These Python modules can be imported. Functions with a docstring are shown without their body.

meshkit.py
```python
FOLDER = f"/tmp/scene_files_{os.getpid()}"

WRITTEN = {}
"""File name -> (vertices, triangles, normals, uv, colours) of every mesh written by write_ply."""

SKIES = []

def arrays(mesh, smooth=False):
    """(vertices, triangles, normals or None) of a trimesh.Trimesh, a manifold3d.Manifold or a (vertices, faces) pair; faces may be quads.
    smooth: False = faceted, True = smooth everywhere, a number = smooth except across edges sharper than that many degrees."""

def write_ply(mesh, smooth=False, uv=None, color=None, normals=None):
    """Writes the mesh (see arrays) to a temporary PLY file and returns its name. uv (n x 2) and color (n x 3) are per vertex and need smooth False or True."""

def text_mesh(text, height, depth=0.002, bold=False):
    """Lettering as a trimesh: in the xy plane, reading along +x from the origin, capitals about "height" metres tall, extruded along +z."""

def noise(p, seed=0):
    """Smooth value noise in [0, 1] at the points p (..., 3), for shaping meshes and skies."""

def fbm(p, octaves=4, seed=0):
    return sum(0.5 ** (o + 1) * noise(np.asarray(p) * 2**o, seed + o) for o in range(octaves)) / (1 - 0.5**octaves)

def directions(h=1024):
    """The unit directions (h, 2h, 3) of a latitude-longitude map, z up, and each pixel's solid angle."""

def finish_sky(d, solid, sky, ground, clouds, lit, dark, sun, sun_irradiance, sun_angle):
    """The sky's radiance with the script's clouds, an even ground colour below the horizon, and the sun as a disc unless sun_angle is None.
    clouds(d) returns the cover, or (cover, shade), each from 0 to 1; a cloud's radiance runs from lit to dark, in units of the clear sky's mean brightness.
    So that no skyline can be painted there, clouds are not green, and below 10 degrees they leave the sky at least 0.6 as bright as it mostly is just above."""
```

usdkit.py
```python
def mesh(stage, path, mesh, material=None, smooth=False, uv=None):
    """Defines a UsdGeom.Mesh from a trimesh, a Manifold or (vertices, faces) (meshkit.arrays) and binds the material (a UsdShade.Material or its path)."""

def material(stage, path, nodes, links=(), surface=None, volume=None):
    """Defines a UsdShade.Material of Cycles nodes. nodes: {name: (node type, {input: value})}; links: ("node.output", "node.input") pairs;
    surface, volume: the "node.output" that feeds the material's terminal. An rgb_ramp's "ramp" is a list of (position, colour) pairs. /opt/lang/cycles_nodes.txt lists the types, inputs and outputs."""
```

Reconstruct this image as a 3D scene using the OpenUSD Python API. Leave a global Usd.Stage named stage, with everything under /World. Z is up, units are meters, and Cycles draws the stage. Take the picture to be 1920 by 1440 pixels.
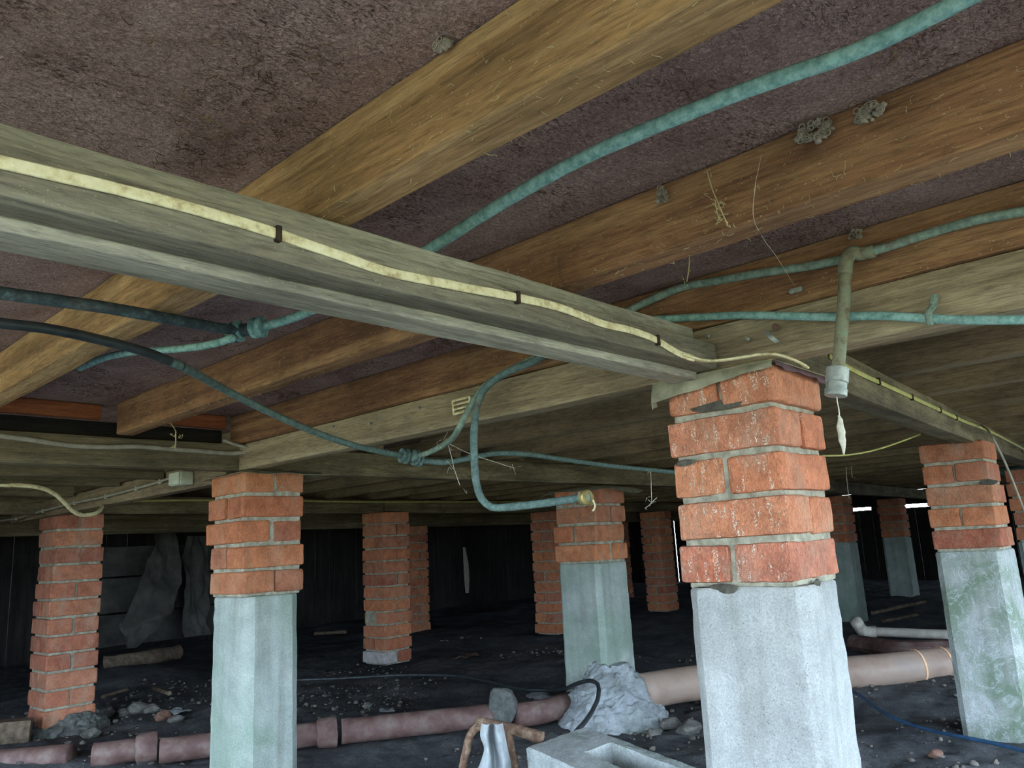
import math, random
import numpy as np
import trimesh
import usdkit, meshkit
from pxr import Usd, UsdGeom, UsdLux, UsdShade, Gf, Sdf

stage = Usd.Stage.CreateInMemory()
UsdGeom.SetStageUpAxis(stage, "Z")
UsdGeom.SetStageMetersPerUnit(stage, 1.0)
stage.SetDefaultPrim(UsdGeom.Xform.Define(stage, "/World").GetPrim())
UsdGeom.Scope.Define(stage, "/World/Looks")
rng = np.random.default_rng(7)

# ------------------------------------------------------------------ camera, sky, sun, exposure
cam = UsdGeom.Camera.Define(stage, "/World/camera")
X, Y, Z = (0.67628549, -0.73480624, -0.05193972), (-0.11522376, -0.1751611, 0.97777404), (-0.72757228, -0.6552697, -0.20312604)
cam.AddTransformOp().Set(Gf.Matrix4d(*X, 0, *Y, 0, *Z, 0, 0, 0, 0.7214, 1))
cam.CreateHorizontalApertureAttr(36.0)
cam.CreateVerticalApertureAttr(27.0)
cam.CreateFocalLengthAttr(27.349)
cam.CreateFStopAttr(0.0)
cam.CreateClippingRangeAttr((0.05, 1000.0))
cam.CreateExposureAttr(1.65)

sky = UsdLux.DomeLight.Define(stage, "/World/sky")
sky.CreateColorAttr(Gf.Vec3f(0.62, 0.80, 1.0))
sky.CreateIntensityAttr(1.1)
sun = UsdLux.DistantLight.Define(stage, "/World/sun")
sun.CreateColorAttr(Gf.Vec3f(1.0, 0.93, 0.80))
sun.CreateIntensityAttr(12.0)
sun.CreateAngleAttr(0.6)
sun.AddRotateZOp().Set(-45.0)      # azimuth the light comes from: behind the camera
sun.AddRotateXOp().Set(20.0)

# ------------------------------------------------------------------ prim helpers
taken = {}
def numbered(parent, name):
    k = taken.get((parent, name), 0)
    taken[(parent, name)] = k + 1
    return name if k == 0 else f"{name}_{k:03d}"

def keys(p, label=None, cat=None, group=None, kind=None):
    for k, v in (("label", label), ("category", cat), ("group", group), ("kind", kind)):
        if v:
            p.SetCustomDataByKey(k, v)
    return p

def arr(mesh):
    if isinstance(mesh, tuple):
        return np.asarray(mesh[0], float), np.asarray(mesh[1], int)
    return np.asarray(mesh.vertices, float), np.asarray(mesh.faces, int)

def join(meshes):
    vs, fs, n = [], [], 0
    for m in meshes:
        v, f = arr(m)
        vs.append(v); fs.append(f + n); n += len(v)
    return np.vstack(vs), np.vstack(fs)

def thing(name, label, cat, base, group=None):
    x = UsdGeom.Xform.Define(stage, "/World/" + numbered("/World", name))
    x.AddTranslateOp().Set(Gf.Vec3d(*map(float, base)))
    p = keys(x.GetPrim(), label, cat, group)
    bases[str(p.GetPath())] = np.array(base, float)
    return p
bases = {}

def part(parent, name, mesh, mat, smooth=35, label=None, kind=None):
    """world-space mesh as a part of a thing (or of a part)"""
    path = str(parent.GetPath())
    base = bases[path]
    v, f = arr(mesh)
    full = path + "/" + numbered(path, name)
    m = usdkit.mesh(stage, full, (v - base, f), M[mat], smooth=smooth)
    bases[full] = base
    return keys(m.GetPrim(), label=label, kind=kind)

def solo(name, mesh, mat, label=None, cat=None, group=None, kind=None, smooth=35):
    v, f = arr(mesh)
    base = np.array([(v[:, 0].min() + v[:, 0].max()) / 2, (v[:, 1].min() + v[:, 1].max()) / 2, v[:, 2].min()])
    full = "/World/" + numbered("/World", name)
    m = usdkit.mesh(stage, full, (v - base, f), M[mat], smooth=smooth)
    UsdGeom.Xformable(m).AddTranslateOp().Set(Gf.Vec3d(*map(float, base)))
    bases[full] = base
    return keys(m.GetPrim(), label, cat, group, kind)

# ------------------------------------------------------------------ shape helpers
def grid(h, r, n):
    c = [-h, -h + r]
    c += list(np.linspace(-h + r, h - r, n + 1)[1:-1]) if n > 1 else []
    return np.array(c + [h - r, h])

def rbox(size, r=0.004, n=(1, 1, 1), amp=0.0, freq=20.0, seed=0, fine=0.0):
    """box with rounded edges; n interior splits per axis, amp metres of noise"""
    h = np.array(size, float) / 2
    r = min(r, *(h * 0.45))
    g = [grid(h[k], r, n[k]) for k in range(3)]
    vs, fs, cnt = [], [], 0
    for k in range(3):
        a, b = (k + 1) % 3, (k + 2) % 3
        A, B = np.meshgrid(g[a], g[b], indexing="ij")
        for s in (-1, 1):
            p = np.zeros(A.shape + (3,))
            p[..., a], p[..., b], p[..., k] = A, B, s * h[k]
            na, nb = A.shape
            idx = cnt + np.arange(na * nb).reshape(na, nb)
            q = np.stack([idx[:-1, :-1], idx[1:, :-1], idx[1:, 1:], idx[:-1, 1:]], -1).reshape(-1, 4)
            if s < 0:
                q = q[:, ::-1]
            fs += [q[:, [0, 1, 2]], q[:, [0, 2, 3]]]
            vs.append(p.reshape(-1, 3)); cnt += na * nb
    v, f = np.vstack(vs), np.vstack(fs)
    inner = np.clip(v, -(h - r), h - r)
    d = v - inner
    l = np.linalg.norm(d, axis=1, keepdims=True)
    v = inner + d / np.maximum(l, 1e-9) * r
    key = np.round(v * 1e6).astype(np.int64)
    _, first, inv = np.unique(key, axis=0, return_index=True, return_inverse=True)
    v, f = v[first], inv.ravel()[f]
    f = f[(f[:, 0] != f[:, 1]) & (f[:, 1] != f[:, 2]) & (f[:, 0] != f[:, 2])]
    if amp:
        v = v + amp * 2 * (np.stack([meshkit.fbm(v * freq + 17.3 * (k + 1) + seed * 3.71, 3) for k in range(3)], 1) - 0.5)
    if fine:
        v = v + fine * 2 * (np.stack([meshkit.noise(v * freq * 6 + 5.3 * (k + 1) + seed * 1.7) for k in range(3)], 1) - 0.5)
    return v, f

def frame(d, up=(0, 0, 1)):
    d = np.array(d, float); d /= np.linalg.norm(d)
    s = np.cross(up, d)
    if np.linalg.norm(s) < 1e-6:
        s = np.cross((0, 1, 0), d)
    s /= np.linalg.norm(s)
    return d, s, np.cross(d, s)

def beam(p0, p1, w, h, r=0.004, split=0.12, amp=0.0025, seed=0, freq=9.0):
    """rectangular timber whose BOTTOM centre line runs from p0 to p1"""
    p0, p1 = np.array(p0, float), np.array(p1, float)
    L = np.linalg.norm(p1 - p0)
    d, s, u = frame(p1 - p0)
    v, f = rbox((L, w, h), r, (max(1, int(L / split)), 2, 2), amp, freq, seed)
    c = (p0 + p1) / 2 + u * h / 2
    return c + v[:, :1] * d + v[:, 1:2] * s + v[:, 2:] * u, f

def spline(pts, step=0.02):
    P = np.array(pts, float)
    if len(P) == 2:
        n = max(2, int(np.linalg.norm(P[1] - P[0]) / step))
        return P[0] + (P[1] - P[0]) * np.linspace(0, 1, n + 1)[:, None]
    E = np.vstack([2 * P[0] - P[1], P, 2 * P[-1] - P[-2]])
    out = []
    for i in range(1, len(E) - 2):
        a, b, c, d = E[i - 1], E[i], E[i + 1], E[i + 2]
        t0, t1 = 0.0, np.linalg.norm(b - a) ** 0.5
        t2 = t1 + np.linalg.norm(c - b) ** 0.5
        t3 = t2 + np.linalg.norm(d - c) ** 0.5
        n = max(2, int(np.linalg.norm(c - b) / step))
        t = np.linspace(t1, t2, n + 1)[:-1, None]
        A1 = (t1 - t) / (t1 - t0) * a + (t - t0) / (t1 - t0) * b
        A2 = (t2 - t) / (t2 - t1) * b + (t - t1) / (t2 - t1) * c
        A3 = (t3 - t) / (t3 - t2) * c + (t - t2) / (t3 - t2) * d
        B1 = (t2 - t) / (t2 - t0) * A1 + (t - t0) / (t2 - t0) * A2
        B2 = (t3 - t) / (t3 - t1) * A2 + (t - t1) / (t3 - t1) * A3
        out.append((t2 - t) / (t2 - t1) * B1 + (t - t1) / (t2 - t1) * B2)
    return np.vstack(out + [P[-1:]])

def sweep(path, prof, radii=None, up=(0, 0, 1), amp=0.0, freq=60.0, seed=0):
    """closed profile (n,2) swept along a point path, capped"""
    P = np.array(path, float); n = len(prof)
    T = np.gradient(P, axis=0); T /= np.linalg.norm(T, axis=1, keepdims=True)
    radii = np.ones(len(P)) if radii is None else np.asarray(radii, float)
    _, s, u = frame(T[0], up)
    vs = []
    for i in range(len(P)):
        s = s - T[i] * (s @ T[i]); s /= np.linalg.norm(s); u = np.cross(T[i], s)
        vs.append(P[i] + radii[i] * (prof[:, :1] * s + prof[:, 1:] * u))
    v = np.vstack(vs + [P[:1], P[-1:]])
    fs = []
    for i in range(len(P) - 1):
        a = i * n + np.arange(n); b = i * n + (np.arange(n) + 1) % n
        fs += [np.stack([a, b, b + n], 1), np.stack([a, b + n, a + n], 1)]
    a, b = np.arange(n), (np.arange(n) + 1) % n
    fs += [np.stack([np.full(n, len(v) - 2), b, a], 1), np.stack([np.full(n, len(v) - 1), a + (len(P) - 1) * n, b + (len(P) - 1) * n], 1)]
    if amp:
        v = v + amp * 2 * (np.stack([meshkit.fbm(v * freq + 9.1 * (k + 1) + seed, 2) for k in range(3)], 1) - 0.5)
    return v, np.vstack(fs)

def circle(r, n=12):
    t = np.arange(n) / n * 2 * math.pi
    return np.stack([np.cos(t) * r, np.sin(t) * r], 1)

def tube(pts, r, n=12, step=0.02, amp=0.0, seed=0, freq=60.0):
    return sweep(spline(pts, step), circle(r, n), amp=amp, seed=seed, freq=freq)

def lathe(p0, d, stops, n=16, amp=0.0, seed=0):
    """surface of revolution: stops = (distance along d, radius)"""
    d, s, u = frame(d)
    P = np.array([np.array(p0) + d * a for a, _ in stops])
    c = circle(1, n)
    vs = [P[i] + stops[i][1] * (c[:, :1] * s + c[:, 1:] * u) for i in range(len(stops))]
    v = np.vstack(vs + [P[:1], P[-1:]])
    fs = []
    a, b = np.arange(n), (np.arange(n) + 1) % n
    for i in range(len(stops) - 1):
        fs += [np.stack([a + i * n, b + i * n, b + i * n + n], 1), np.stack([a + i * n, b + i * n + n, a + i * n + n], 1)]
    k = (len(stops) - 1) * n
    fs += [np.stack([np.full(n, len(v) - 2), b, a], 1), np.stack([np.full(n, len(v) - 1), a + k, b + k], 1)]
    if amp:
        v = v + amp * 2 * (np.stack([meshkit.fbm(v * 40 + 9.1 * (q + 1) + seed, 2) for q in range(3)], 1) - 0.5)
    return v, np.vstack(fs)

def rock(c, size, seed=0, sub=2, amp=0.35, freq=2.2):
    m = trimesh.creation.icosphere(subdivisions=sub)
    v = np.array(m.vertices)
    k = 1 + amp * 2 * (meshkit.fbm(v * freq + seed * 7.7, 3) - 0.5)
    v = v * k[:, None]
    # flatten a few facets so that it reads as broken stone
    g = np.random.default_rng(seed + 11)
    for _ in range(5):
        nrm = g.normal(size=3); nrm /= np.linalg.norm(nrm)
        d = v @ nrm
        v = v - np.maximum(d - 0.68, 0)[:, None] * nrm
    return v * np.array(size) + np.array(c), np.array(m.faces)

def sheet(P, thick=0.002):
    """P: grid (n, m, 3) of points -> closed thin sheet"""
    n, m = P.shape[:2]
    du, dv = np.gradient(P, axis=0), np.gradient(P, axis=1)
    N = np.cross(du, dv); N /= np.maximum(np.linalg.norm(N, axis=2, keepdims=True), 1e-9)
    v = np.vstack([(P + N * thick / 2).reshape(-1, 3), (P - N * thick / 2).reshape(-1, 3)])
    i = np.arange(n * m).reshape(n, m); K = n * m
    q = np.stack([i[:-1, :-1], i[1:, :-1], i[1:, 1:], i[:-1, 1:]], -1).reshape(-1, 4)
    q2 = q[:, ::-1] + K
    rim = list(i[:, 0]) + list(i[-1, 1:]) + list(i[::-1, -1][1:]) + list(i[0, ::-1][1:-1])
    rim = np.array(rim); nx = np.roll(rim, -1)
    q3 = np.stack([nx, rim, rim + K, nx + K], -1)
    q = np.vstack([q, q2, q3])
    return v, np.vstack([q[:, [0, 1, 2]], q[:, [0, 2, 3]]])

# ------------------------------------------------------------------ materials
M = {}
def s2l(c):
    c = np.array(c, float) / 255
    return tuple(np.where(c < 0.04045, c / 12.92, ((c + 0.055) / 1.055) ** 2.4))

def look(name, nodes, links, surface="p.BSDF"):
    M[name] = usdkit.material(stage, "/World/Looks/" + name, nodes, links, surface=surface)

def wood(name, axis, cols, fleck=0.5, tone=0.35, rough=0.85, scale=1.0, stain=0.0):
    sc = [26.0 * scale] * 3; sc["xyz".index(axis)] = 1.3 * scale
    sf = [210.0] * 3; sf["xyz".index(axis)] = 22.0
    nodes = {
        "g": ("geometry", {}), "oi": ("object_info", {}),
        "off": ("vector_math", {"math_type": "multiply_add", "vector2": (0, 0, 0), "vector3": (0, 0, 0)}),
        "m": ("mapping", {"scale": tuple(sc)}), "n": ("noise_texture", {"scale": 1.0, "detail": 6.0, "roughness": 0.62, "distortion": 0.5}),
        "r": ("rgb_ramp", {"ramp": [(0.28, s2l(cols[0])), (0.5, s2l(cols[1])), (0.72, s2l(cols[2]))]}),
        "mf": ("mapping", {"scale": tuple(sf)}), "nf": ("noise_texture", {"scale": 1.0, "detail": 5.0, "roughness": 0.7, "distortion": 0.4}),
        "rf": ("rgb_ramp", {"ramp": [(0.32, (0.45, 0.43, 0.42)), (0.5, (1, 1, 1)), (0.7, (1.4, 1.36, 1.28))]}),
        "mul": ("mix", {"mix_type": "multiply", "fac": 0.75}),
        "nb": ("noise_texture", {"scale": 4.5, "detail": 4.0, "roughness": 0.6}),
        "rb": ("rgb_ramp", {"ramp": [(0.3, (1 - tone, 1 - tone, 1 - tone)), (0.55, (1, 1, 1)), (0.75, (1 + tone * 0.5, 1 + tone * 0.45, 1 + tone * 0.35))]}),
        "mul2": ("mix", {"mix_type": "multiply", "fac": 1.0}),
        "ns": ("noise_texture", {"scale": 230.0, "detail": 2.0, "roughness": 0.7}),
        "rs": ("rgb_ramp", {"ramp": [(0.66, (0, 0, 0)), (0.74, (fleck, fleck, fleck))]}),
        "mix": ("mix", {"color2": s2l((205, 190, 150))}),
        "nk": ("noise_texture", {"scale": 7.0, "detail": 5.0, "roughness": 0.7, "distortion": 1.0}),
        "rk": ("rgb_ramp", {"ramp": [(0.62, (0, 0, 0)), (0.74, (stain, stain, stain))]}),
        "mixk": ("mix", {"color2": s2l((42, 36, 30))}),
        "b": ("bump", {"strength": 0.8, "distance": 0.005}), "p": ("principled_bsdf", {"roughness": rough, "specular_ior_level": 0.25}),
    }
    links = [("g.position", "m.vector"), ("m.vector", "n.vector"), ("n.fac", "r.fac"), ("g.position", "mf.vector"), ("mf.vector", "nf.vector"), ("nf.fac", "rf.fac"),
             ("r.color", "mul.color1"), ("rf.color", "mul.color2"), ("g.position", "nb.vector"), ("nb.fac", "rb.fac"), ("mul.color", "mul2.color1"), ("rb.color", "mul2.color2"),
             ("g.position", "ns.vector"), ("ns.fac", "rs.fac"), ("mul2.color", "mix.color1"), ("rs.color", "mix.fac"),
             ("g.position", "nk.vector"), ("nk.fac", "rk.fac"), ("mix.color", "mixk.color1"), ("rk.color", "mixk.fac"), ("mixk.color", "p.base_color"),
             ("nf.fac", "b.height"), ("b.normal", "p.normal")]
    del nodes["off"], nodes["oi"]
    look(name, nodes, links)

def plain(name, c0, c1, scale=20.0, rough=0.8, bump=0.3, bscale=None, metallic=0.0, dist=0.003, c2=None, spec=0.3, detail=5.0):
    ramp = [(0.35, s2l(c0)), (0.65, s2l(c1))] if c2 is None else [(0.3, s2l(c0)), (0.5, s2l(c1)), (0.68, s2l(c2))]
    look(name, {"g": ("geometry", {}), "n": ("noise_texture", {"scale": scale, "detail": detail, "roughness": 0.65}), "r": ("rgb_ramp", {"ramp": ramp}),
                "n2": ("noise_texture", {"scale": bscale or scale * 4, "detail": 4.0, "roughness": 0.6}), "b": ("bump", {"strength": bump, "distance": dist}),
                "p": ("principled_bsdf", {"roughness": rough, "metallic": metallic, "specular_ior_level": spec})},
         [("g.position", "n.vector"), ("g.position", "n2.vector"), ("n.fac", "r.fac"), ("r.color", "p.base_color"), ("n2.fac", "b.height"), ("b.normal", "p.normal")])

def brick_look(name, cols, white=0.0, dust=0.25):
    """fired clay: tone varies per brick, dragged rustic relief, dust and white salt specks"""
    look(name, {
        "g": ("geometry", {}), "oi": ("object_info", {}),
        "r": ("rgb_ramp", {"ramp": [(i / (len(cols) - 1), s2l(c)) for i, c in enumerate(cols)]}),
        "n": ("noise_texture", {"scale": 22.0, "detail": 5.0, "roughness": 0.65}), "rn": ("rgb_ramp", {"ramp": [(0.3, (0.66, 0.62, 0.6)), (0.55, (1, 1, 1)), (0.75, (1.22, 1.2, 1.18))]}),
        "mul": ("mix", {"mix_type": "multiply", "fac": 1.0}),
        "md": ("mapping", {"scale": (1, 1, 0.6)}), "nd": ("noise_texture", {"scale": 13.0, "detail": 4.0, "roughness": 0.7}),
        "rd": ("rgb_ramp", {"ramp": [(0.5, (0, 0, 0)), (0.72, (dust, dust, dust))]}), "mixd": ("mix", {"color2": s2l((182, 160, 138))}),
        "mw": ("mapping", {"scale": (95, 95, 24)}), "nw": ("noise_texture", {"scale": 1.0, "detail": 2.0, "roughness": 0.6}),
        "rw": ("rgb_ramp", {"ramp": [(0.54, (0, 0, 0)), (0.62, (1, 1, 1))]}),
        "nw2": ("noise_texture", {"scale": 420.0, "detail": 1.0}), "rw2": ("rgb_ramp", {"ramp": [(0.52, (0, 0, 0)), (0.6, (1, 1, 1))]}),
        "mm": ("mix", {"mix_type": "multiply", "fac": 1.0}), "sx": ("separate_xyz", {}), "mr": ("map_range", {"from_min": -0.5, "from_max": -0.85, "to_min": 0.12 * white, "to_max": white, "clamp": True}), "sc": ("mix", {"mix_type": "multiply", "fac": 1.0}),
        "mixw": ("mix", {"color2": s2l((232, 222, 205))}),
        "mb": ("mapping", {"scale": (150, 150, 95)}), "nb": ("noise_texture", {"scale": 1.0, "detail": 3.0, "roughness": 0.6, "distortion": 1.6}),
        "rq": ("rgb_ramp", {"ramp": [(0.3, (0.72, 0.7, 0.7)), (0.5, (1, 1, 1)), (0.7, (1.14, 1.14, 1.12))]}), "mq": ("mix", {"mix_type": "multiply", "fac": 1.0}),
        "b": ("bump", {"strength": 1.0, "distance": 0.007}), "p": ("principled_bsdf", {"roughness": 0.82, "specular_ior_level": 0.25})},
        [("oi.random", "r.fac"), ("g.position", "n.vector"), ("n.fac", "rn.fac"), ("nb.fac", "rq.fac"), ("r.color", "mq.color1"), ("rq.color", "mq.color2"), ("mq.color", "mul.color1"), ("rn.color", "mul.color2"),
         ("g.position", "md.vector"), ("md.vector", "nd.vector"), ("nd.fac", "rd.fac"), ("mul.color", "mixd.color1"), ("rd.color", "mixd.fac"),
         ("g.position", "mw.vector"), ("mw.vector", "nw.vector"), ("nw.fac", "rw.fac"), ("g.position", "nw2.vector"), ("nw2.fac", "rw2.fac"),
         ("rw.color", "mm.color1"), ("rw2.color", "mm.color2"), ("g.normal", "sx.vector"), ("sx.x", "mr.value"), ("mr.result", "sc.color2"), ("mm.color", "sc.color1"), ("mixd.color", "mixw.color1"), ("sc.color", "mixw.fac"),
         ("mixw.color", "p.base_color"), ("g.position", "mb.vector"), ("mb.vector", "nb.vector"), ("nb.fac", "b.height"), ("b.normal", "p.normal")])

def concrete(name, c0, c1, stain=None, samt=0.0, pit=1.0, sscale=5.0, vein=0.0):
    look(name, {
        "g": ("geometry", {}), "n": ("noise_texture", {"scale": 9.0, "detail": 8.0, "roughness": 0.7}), "r": ("rgb_ramp", {"ramp": [(0.32, s2l(c0)), (0.68, s2l(c1))]}),
        "ns": ("noise_texture", {"scale": sscale, "detail": 4.0, "roughness": 0.6, "distortion": 0.8}), "rs": ("rgb_ramp", {"ramp": [(0.42, (0, 0, 0)), (0.62, (samt, samt, samt))]}),
        "ms": ("mix", {"color2": s2l(stain or c0)}),
        "v": ("voronoi_texture", {"scale": 210.0, "randomness": 1.0}), "rv": ("rgb_ramp", {"ramp": [(0.10, (pit, pit, pit)), (0.2, (0, 0, 0))]}),
        "np": ("noise_texture", {"scale": 60.0, "detail": 3.0}), "rp": ("rgb_ramp", {"ramp": [(0.5, (0, 0, 0)), (0.58, (1, 1, 1))]}), "mp": ("mix", {"mix_type": "multiply", "fac": 1.0}),
        "mk": ("mix", {"color2": s2l((70, 68, 64))}),
        "mv": ("mapping", {"scale": (22, 22, 1.6)}), "nv": ("noise_texture", {"scale": 1.0, "detail": 5.0, "roughness": 0.65}), "rv2": ("rgb_ramp", {"ramp": [(0.3, (0.8, 0.79, 0.76)), (0.5, (1, 1, 1)), (0.7, (1.1, 1.1, 1.1))]}), "mvx": ("mix", {"mix_type": "multiply", "fac": 1.0}),
        "nw": ("noise_texture", {"scale": 11.0, "detail": 5.0, "roughness": 0.7, "distortion": 1.2}), "rw": ("rgb_ramp", {"ramp": [(0.475, (0, 0, 0)), (0.5, (vein, vein, vein)), (0.525, (0, 0, 0))]}), "mw": ("mix", {"color2": s2l((196, 204, 206))}),
        "n3": ("noise_texture", {"scale": 300.0, "detail": 2.0}), "r3": ("rgb_ramp", {"ramp": [(0.3, (0.8, 0.8, 0.8)), (0.7, (1.12, 1.12, 1.12))]}), "m3": ("mix", {"mix_type": "multiply", "fac": 1.0}),
        "nb": ("noise_texture", {"scale": 110.0, "detail": 5.0, "roughness": 0.65}), "b": ("bump", {"strength": 0.55, "distance": 0.004}), "p": ("principled_bsdf", {"roughness": 0.9, "specular_ior_level": 0.2})},
        [("g.position", "n.vector"), ("n.fac", "r.fac"), ("g.position", "ns.vector"), ("ns.fac", "rs.fac"), ("g.position", "mv.vector"), ("mv.vector", "nv.vector"), ("nv.fac", "rv2.fac"), ("r.color", "mvx.color1"), ("rv2.color", "mvx.color2"), ("mvx.color", "ms.color1"), ("rs.color", "ms.fac"),
         ("g.position", "v.vector"), ("v.distance", "rv.fac"), ("g.position", "np.vector"), ("np.fac", "rp.fac"), ("rv.color", "mp.color1"), ("rp.color", "mp.color2"),
         ("g.position", "nw.vector"), ("nw.fac", "rw.fac"), ("ms.color", "mw.color1"), ("rw.color", "mw.fac"), ("mw.color", "mk.color1"), ("mp.color", "mk.fac"), ("g.position", "n3.vector"), ("n3.fac", "r3.fac"), ("mk.color", "m3.color1"), ("r3.color", "m3.color2"), ("m3.color", "p.base_color"),
         ("g.position", "nb.vector"), ("nb.fac", "b.height"), ("b.normal", "p.normal")])

# timbers: y = along the joists, x = along the bearers
wood("joist_wood", "y", [(108, 82, 56), (162, 125, 84), (196, 162, 116)], fleck=0.7, tone=0.3)
wood("joist_wood_red", "y", [(98, 66, 49), (142, 102, 72), (180, 140, 98)], fleck=0.7, tone=0.35, stain=0.5)
wood("far_joist_wood", "y", [(108, 92, 72), (136, 118, 94), (156, 138, 112)], fleck=0.4, tone=0.35, stain=0.5)
wood("bearer_wood", "x", [(122, 116, 100), (158, 152, 134), (186, 180, 162)], fleck=0.5, tone=0.3)
wood("plank_wood", "x", [(94, 88, 74), (128, 120, 102), (154, 148, 126)], fleck=0.55, tone=0.3, stain=0.2)
wood("cross_wood", "y", [(116, 100, 76), (152, 134, 106), (178, 162, 132)], fleck=0.4, tone=0.3, stain=0.35)
wood("dark_bearer_wood", "x", [(74, 66, 50), (112, 100, 78), (140, 128, 102)], fleck=0.4, tone=0.4, stain=0.5)
wood("red_board_wood", "x", [(110, 58, 34), (146, 84, 52), (168, 104, 68)], fleck=0.1, tone=0.2)
wood("black_wood", "x", [(24, 21, 19), (36, 32, 28), (50, 44, 38)], fleck=0.1, tone=0.3)
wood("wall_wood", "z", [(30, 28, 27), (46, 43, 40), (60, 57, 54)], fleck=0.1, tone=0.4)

brick_look("brick_near", [(214, 132, 94), (220, 142, 102), (208, 124, 94), (222, 146, 106), (204, 130, 104)], white=1.0, dust=0.45)
brick_look("brick_mid", [(194, 118, 84), (210, 136, 94), (178, 112, 88), (206, 126, 84), (192, 130, 98), (174, 102, 78)], white=0.12, dust=0.45)
brick_look("brick_pale", [(192, 122, 94), (206, 140, 108), (182, 118, 96), (198, 124, 96), (174, 108, 88)], white=0.15, dust=0.6)
brick_look("brick_white", [(206, 200, 196), (190, 182, 178)], white=0.3, dust=0.5)
plain("mortar_grey", (126, 121, 104), (178, 172, 152), scale=45, rough=0.95, bump=0.8, bscale=240)
plain("mortar_dark", (70, 66, 58), (104, 98, 86), scale=60, rough=0.95, bump=0.9, bscale=300)
concrete("concrete_white", (150, 150, 147), (180, 180, 176), stain=(130, 130, 124), samt=0.3, pit=0.9)
concrete("concrete_green", (142, 150, 144), (174, 180, 172), stain=(122, 142, 122), samt=0.6, pit=0.7, sscale=3.0)
concrete("concrete_moss", (150, 153, 150), (180, 182, 177), stain=(100, 122, 92), samt=0.75, pit=0.3, sscale=4.0, vein=0.55)
concrete("concrete_mound", (138, 142, 144), (186, 190, 192), stain=(118, 126, 116), samt=0.5, pit=0.6, vein=0.3)
plain("sheet_metal", (118, 114, 92), (156, 150, 124), scale=30, rough=0.7, bump=0.3, metallic=0.15)
plain("sheet_metal_purple", (74, 50, 56), (100, 74, 76), scale=30, rough=0.7, bump=0.3)

def verdigris(name, cols, brown):
    look(name, {
        "g": ("geometry", {}), "n": ("noise_texture", {"scale": 75.0, "detail": 6.0, "roughness": 0.75}),
        "r": ("rgb_ramp", {"ramp": [(0.3, s2l(cols[0])), (0.48, s2l(cols[1])), (0.6, s2l(cols[2])), (0.72, s2l(cols[3]))]}),
        "n2": ("noise_texture", {"scale": 14.0, "detail": 6.0, "roughness": 0.75}), "r2": ("rgb_ramp", {"ramp": [(0.55, (0, 0, 0)), (0.7, (brown, brown, brown))]}),
        "mx": ("mix", {"color2": s2l((104, 78, 66))}),
        "nb": ("noise_texture", {"scale": 220.0, "detail": 4.0}), "b": ("bump", {"strength": 0.5, "distance": 0.002}), "p": ("principled_bsdf", {"roughness": 0.7, "specular_ior_level": 0.3})},
        [("g.position", "n.vector"), ("n.fac", "r.fac"), ("g.position", "n2.vector"), ("n2.fac", "r2.fac"), ("r.color", "mx.color1"), ("r2.color", "mx.fac"), ("mx.color", "p.base_color"),
         ("g.position", "nb.vector"), ("nb.fac", "b.height"), ("b.normal", "p.normal")])
verdigris("verdigris", [(82, 116, 110), (118, 156, 148), (148, 180, 170), (96, 186, 196)], 0.4)
verdigris("verdigris_brown", [(84, 98, 90), (116, 134, 120), (140, 156, 138), (100, 168, 166)], 0.8)
verdigris("verdigris_dark", [(44, 52, 54), (58, 72, 74), (80, 94, 92), (88, 138, 142)], 0.5)
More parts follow.
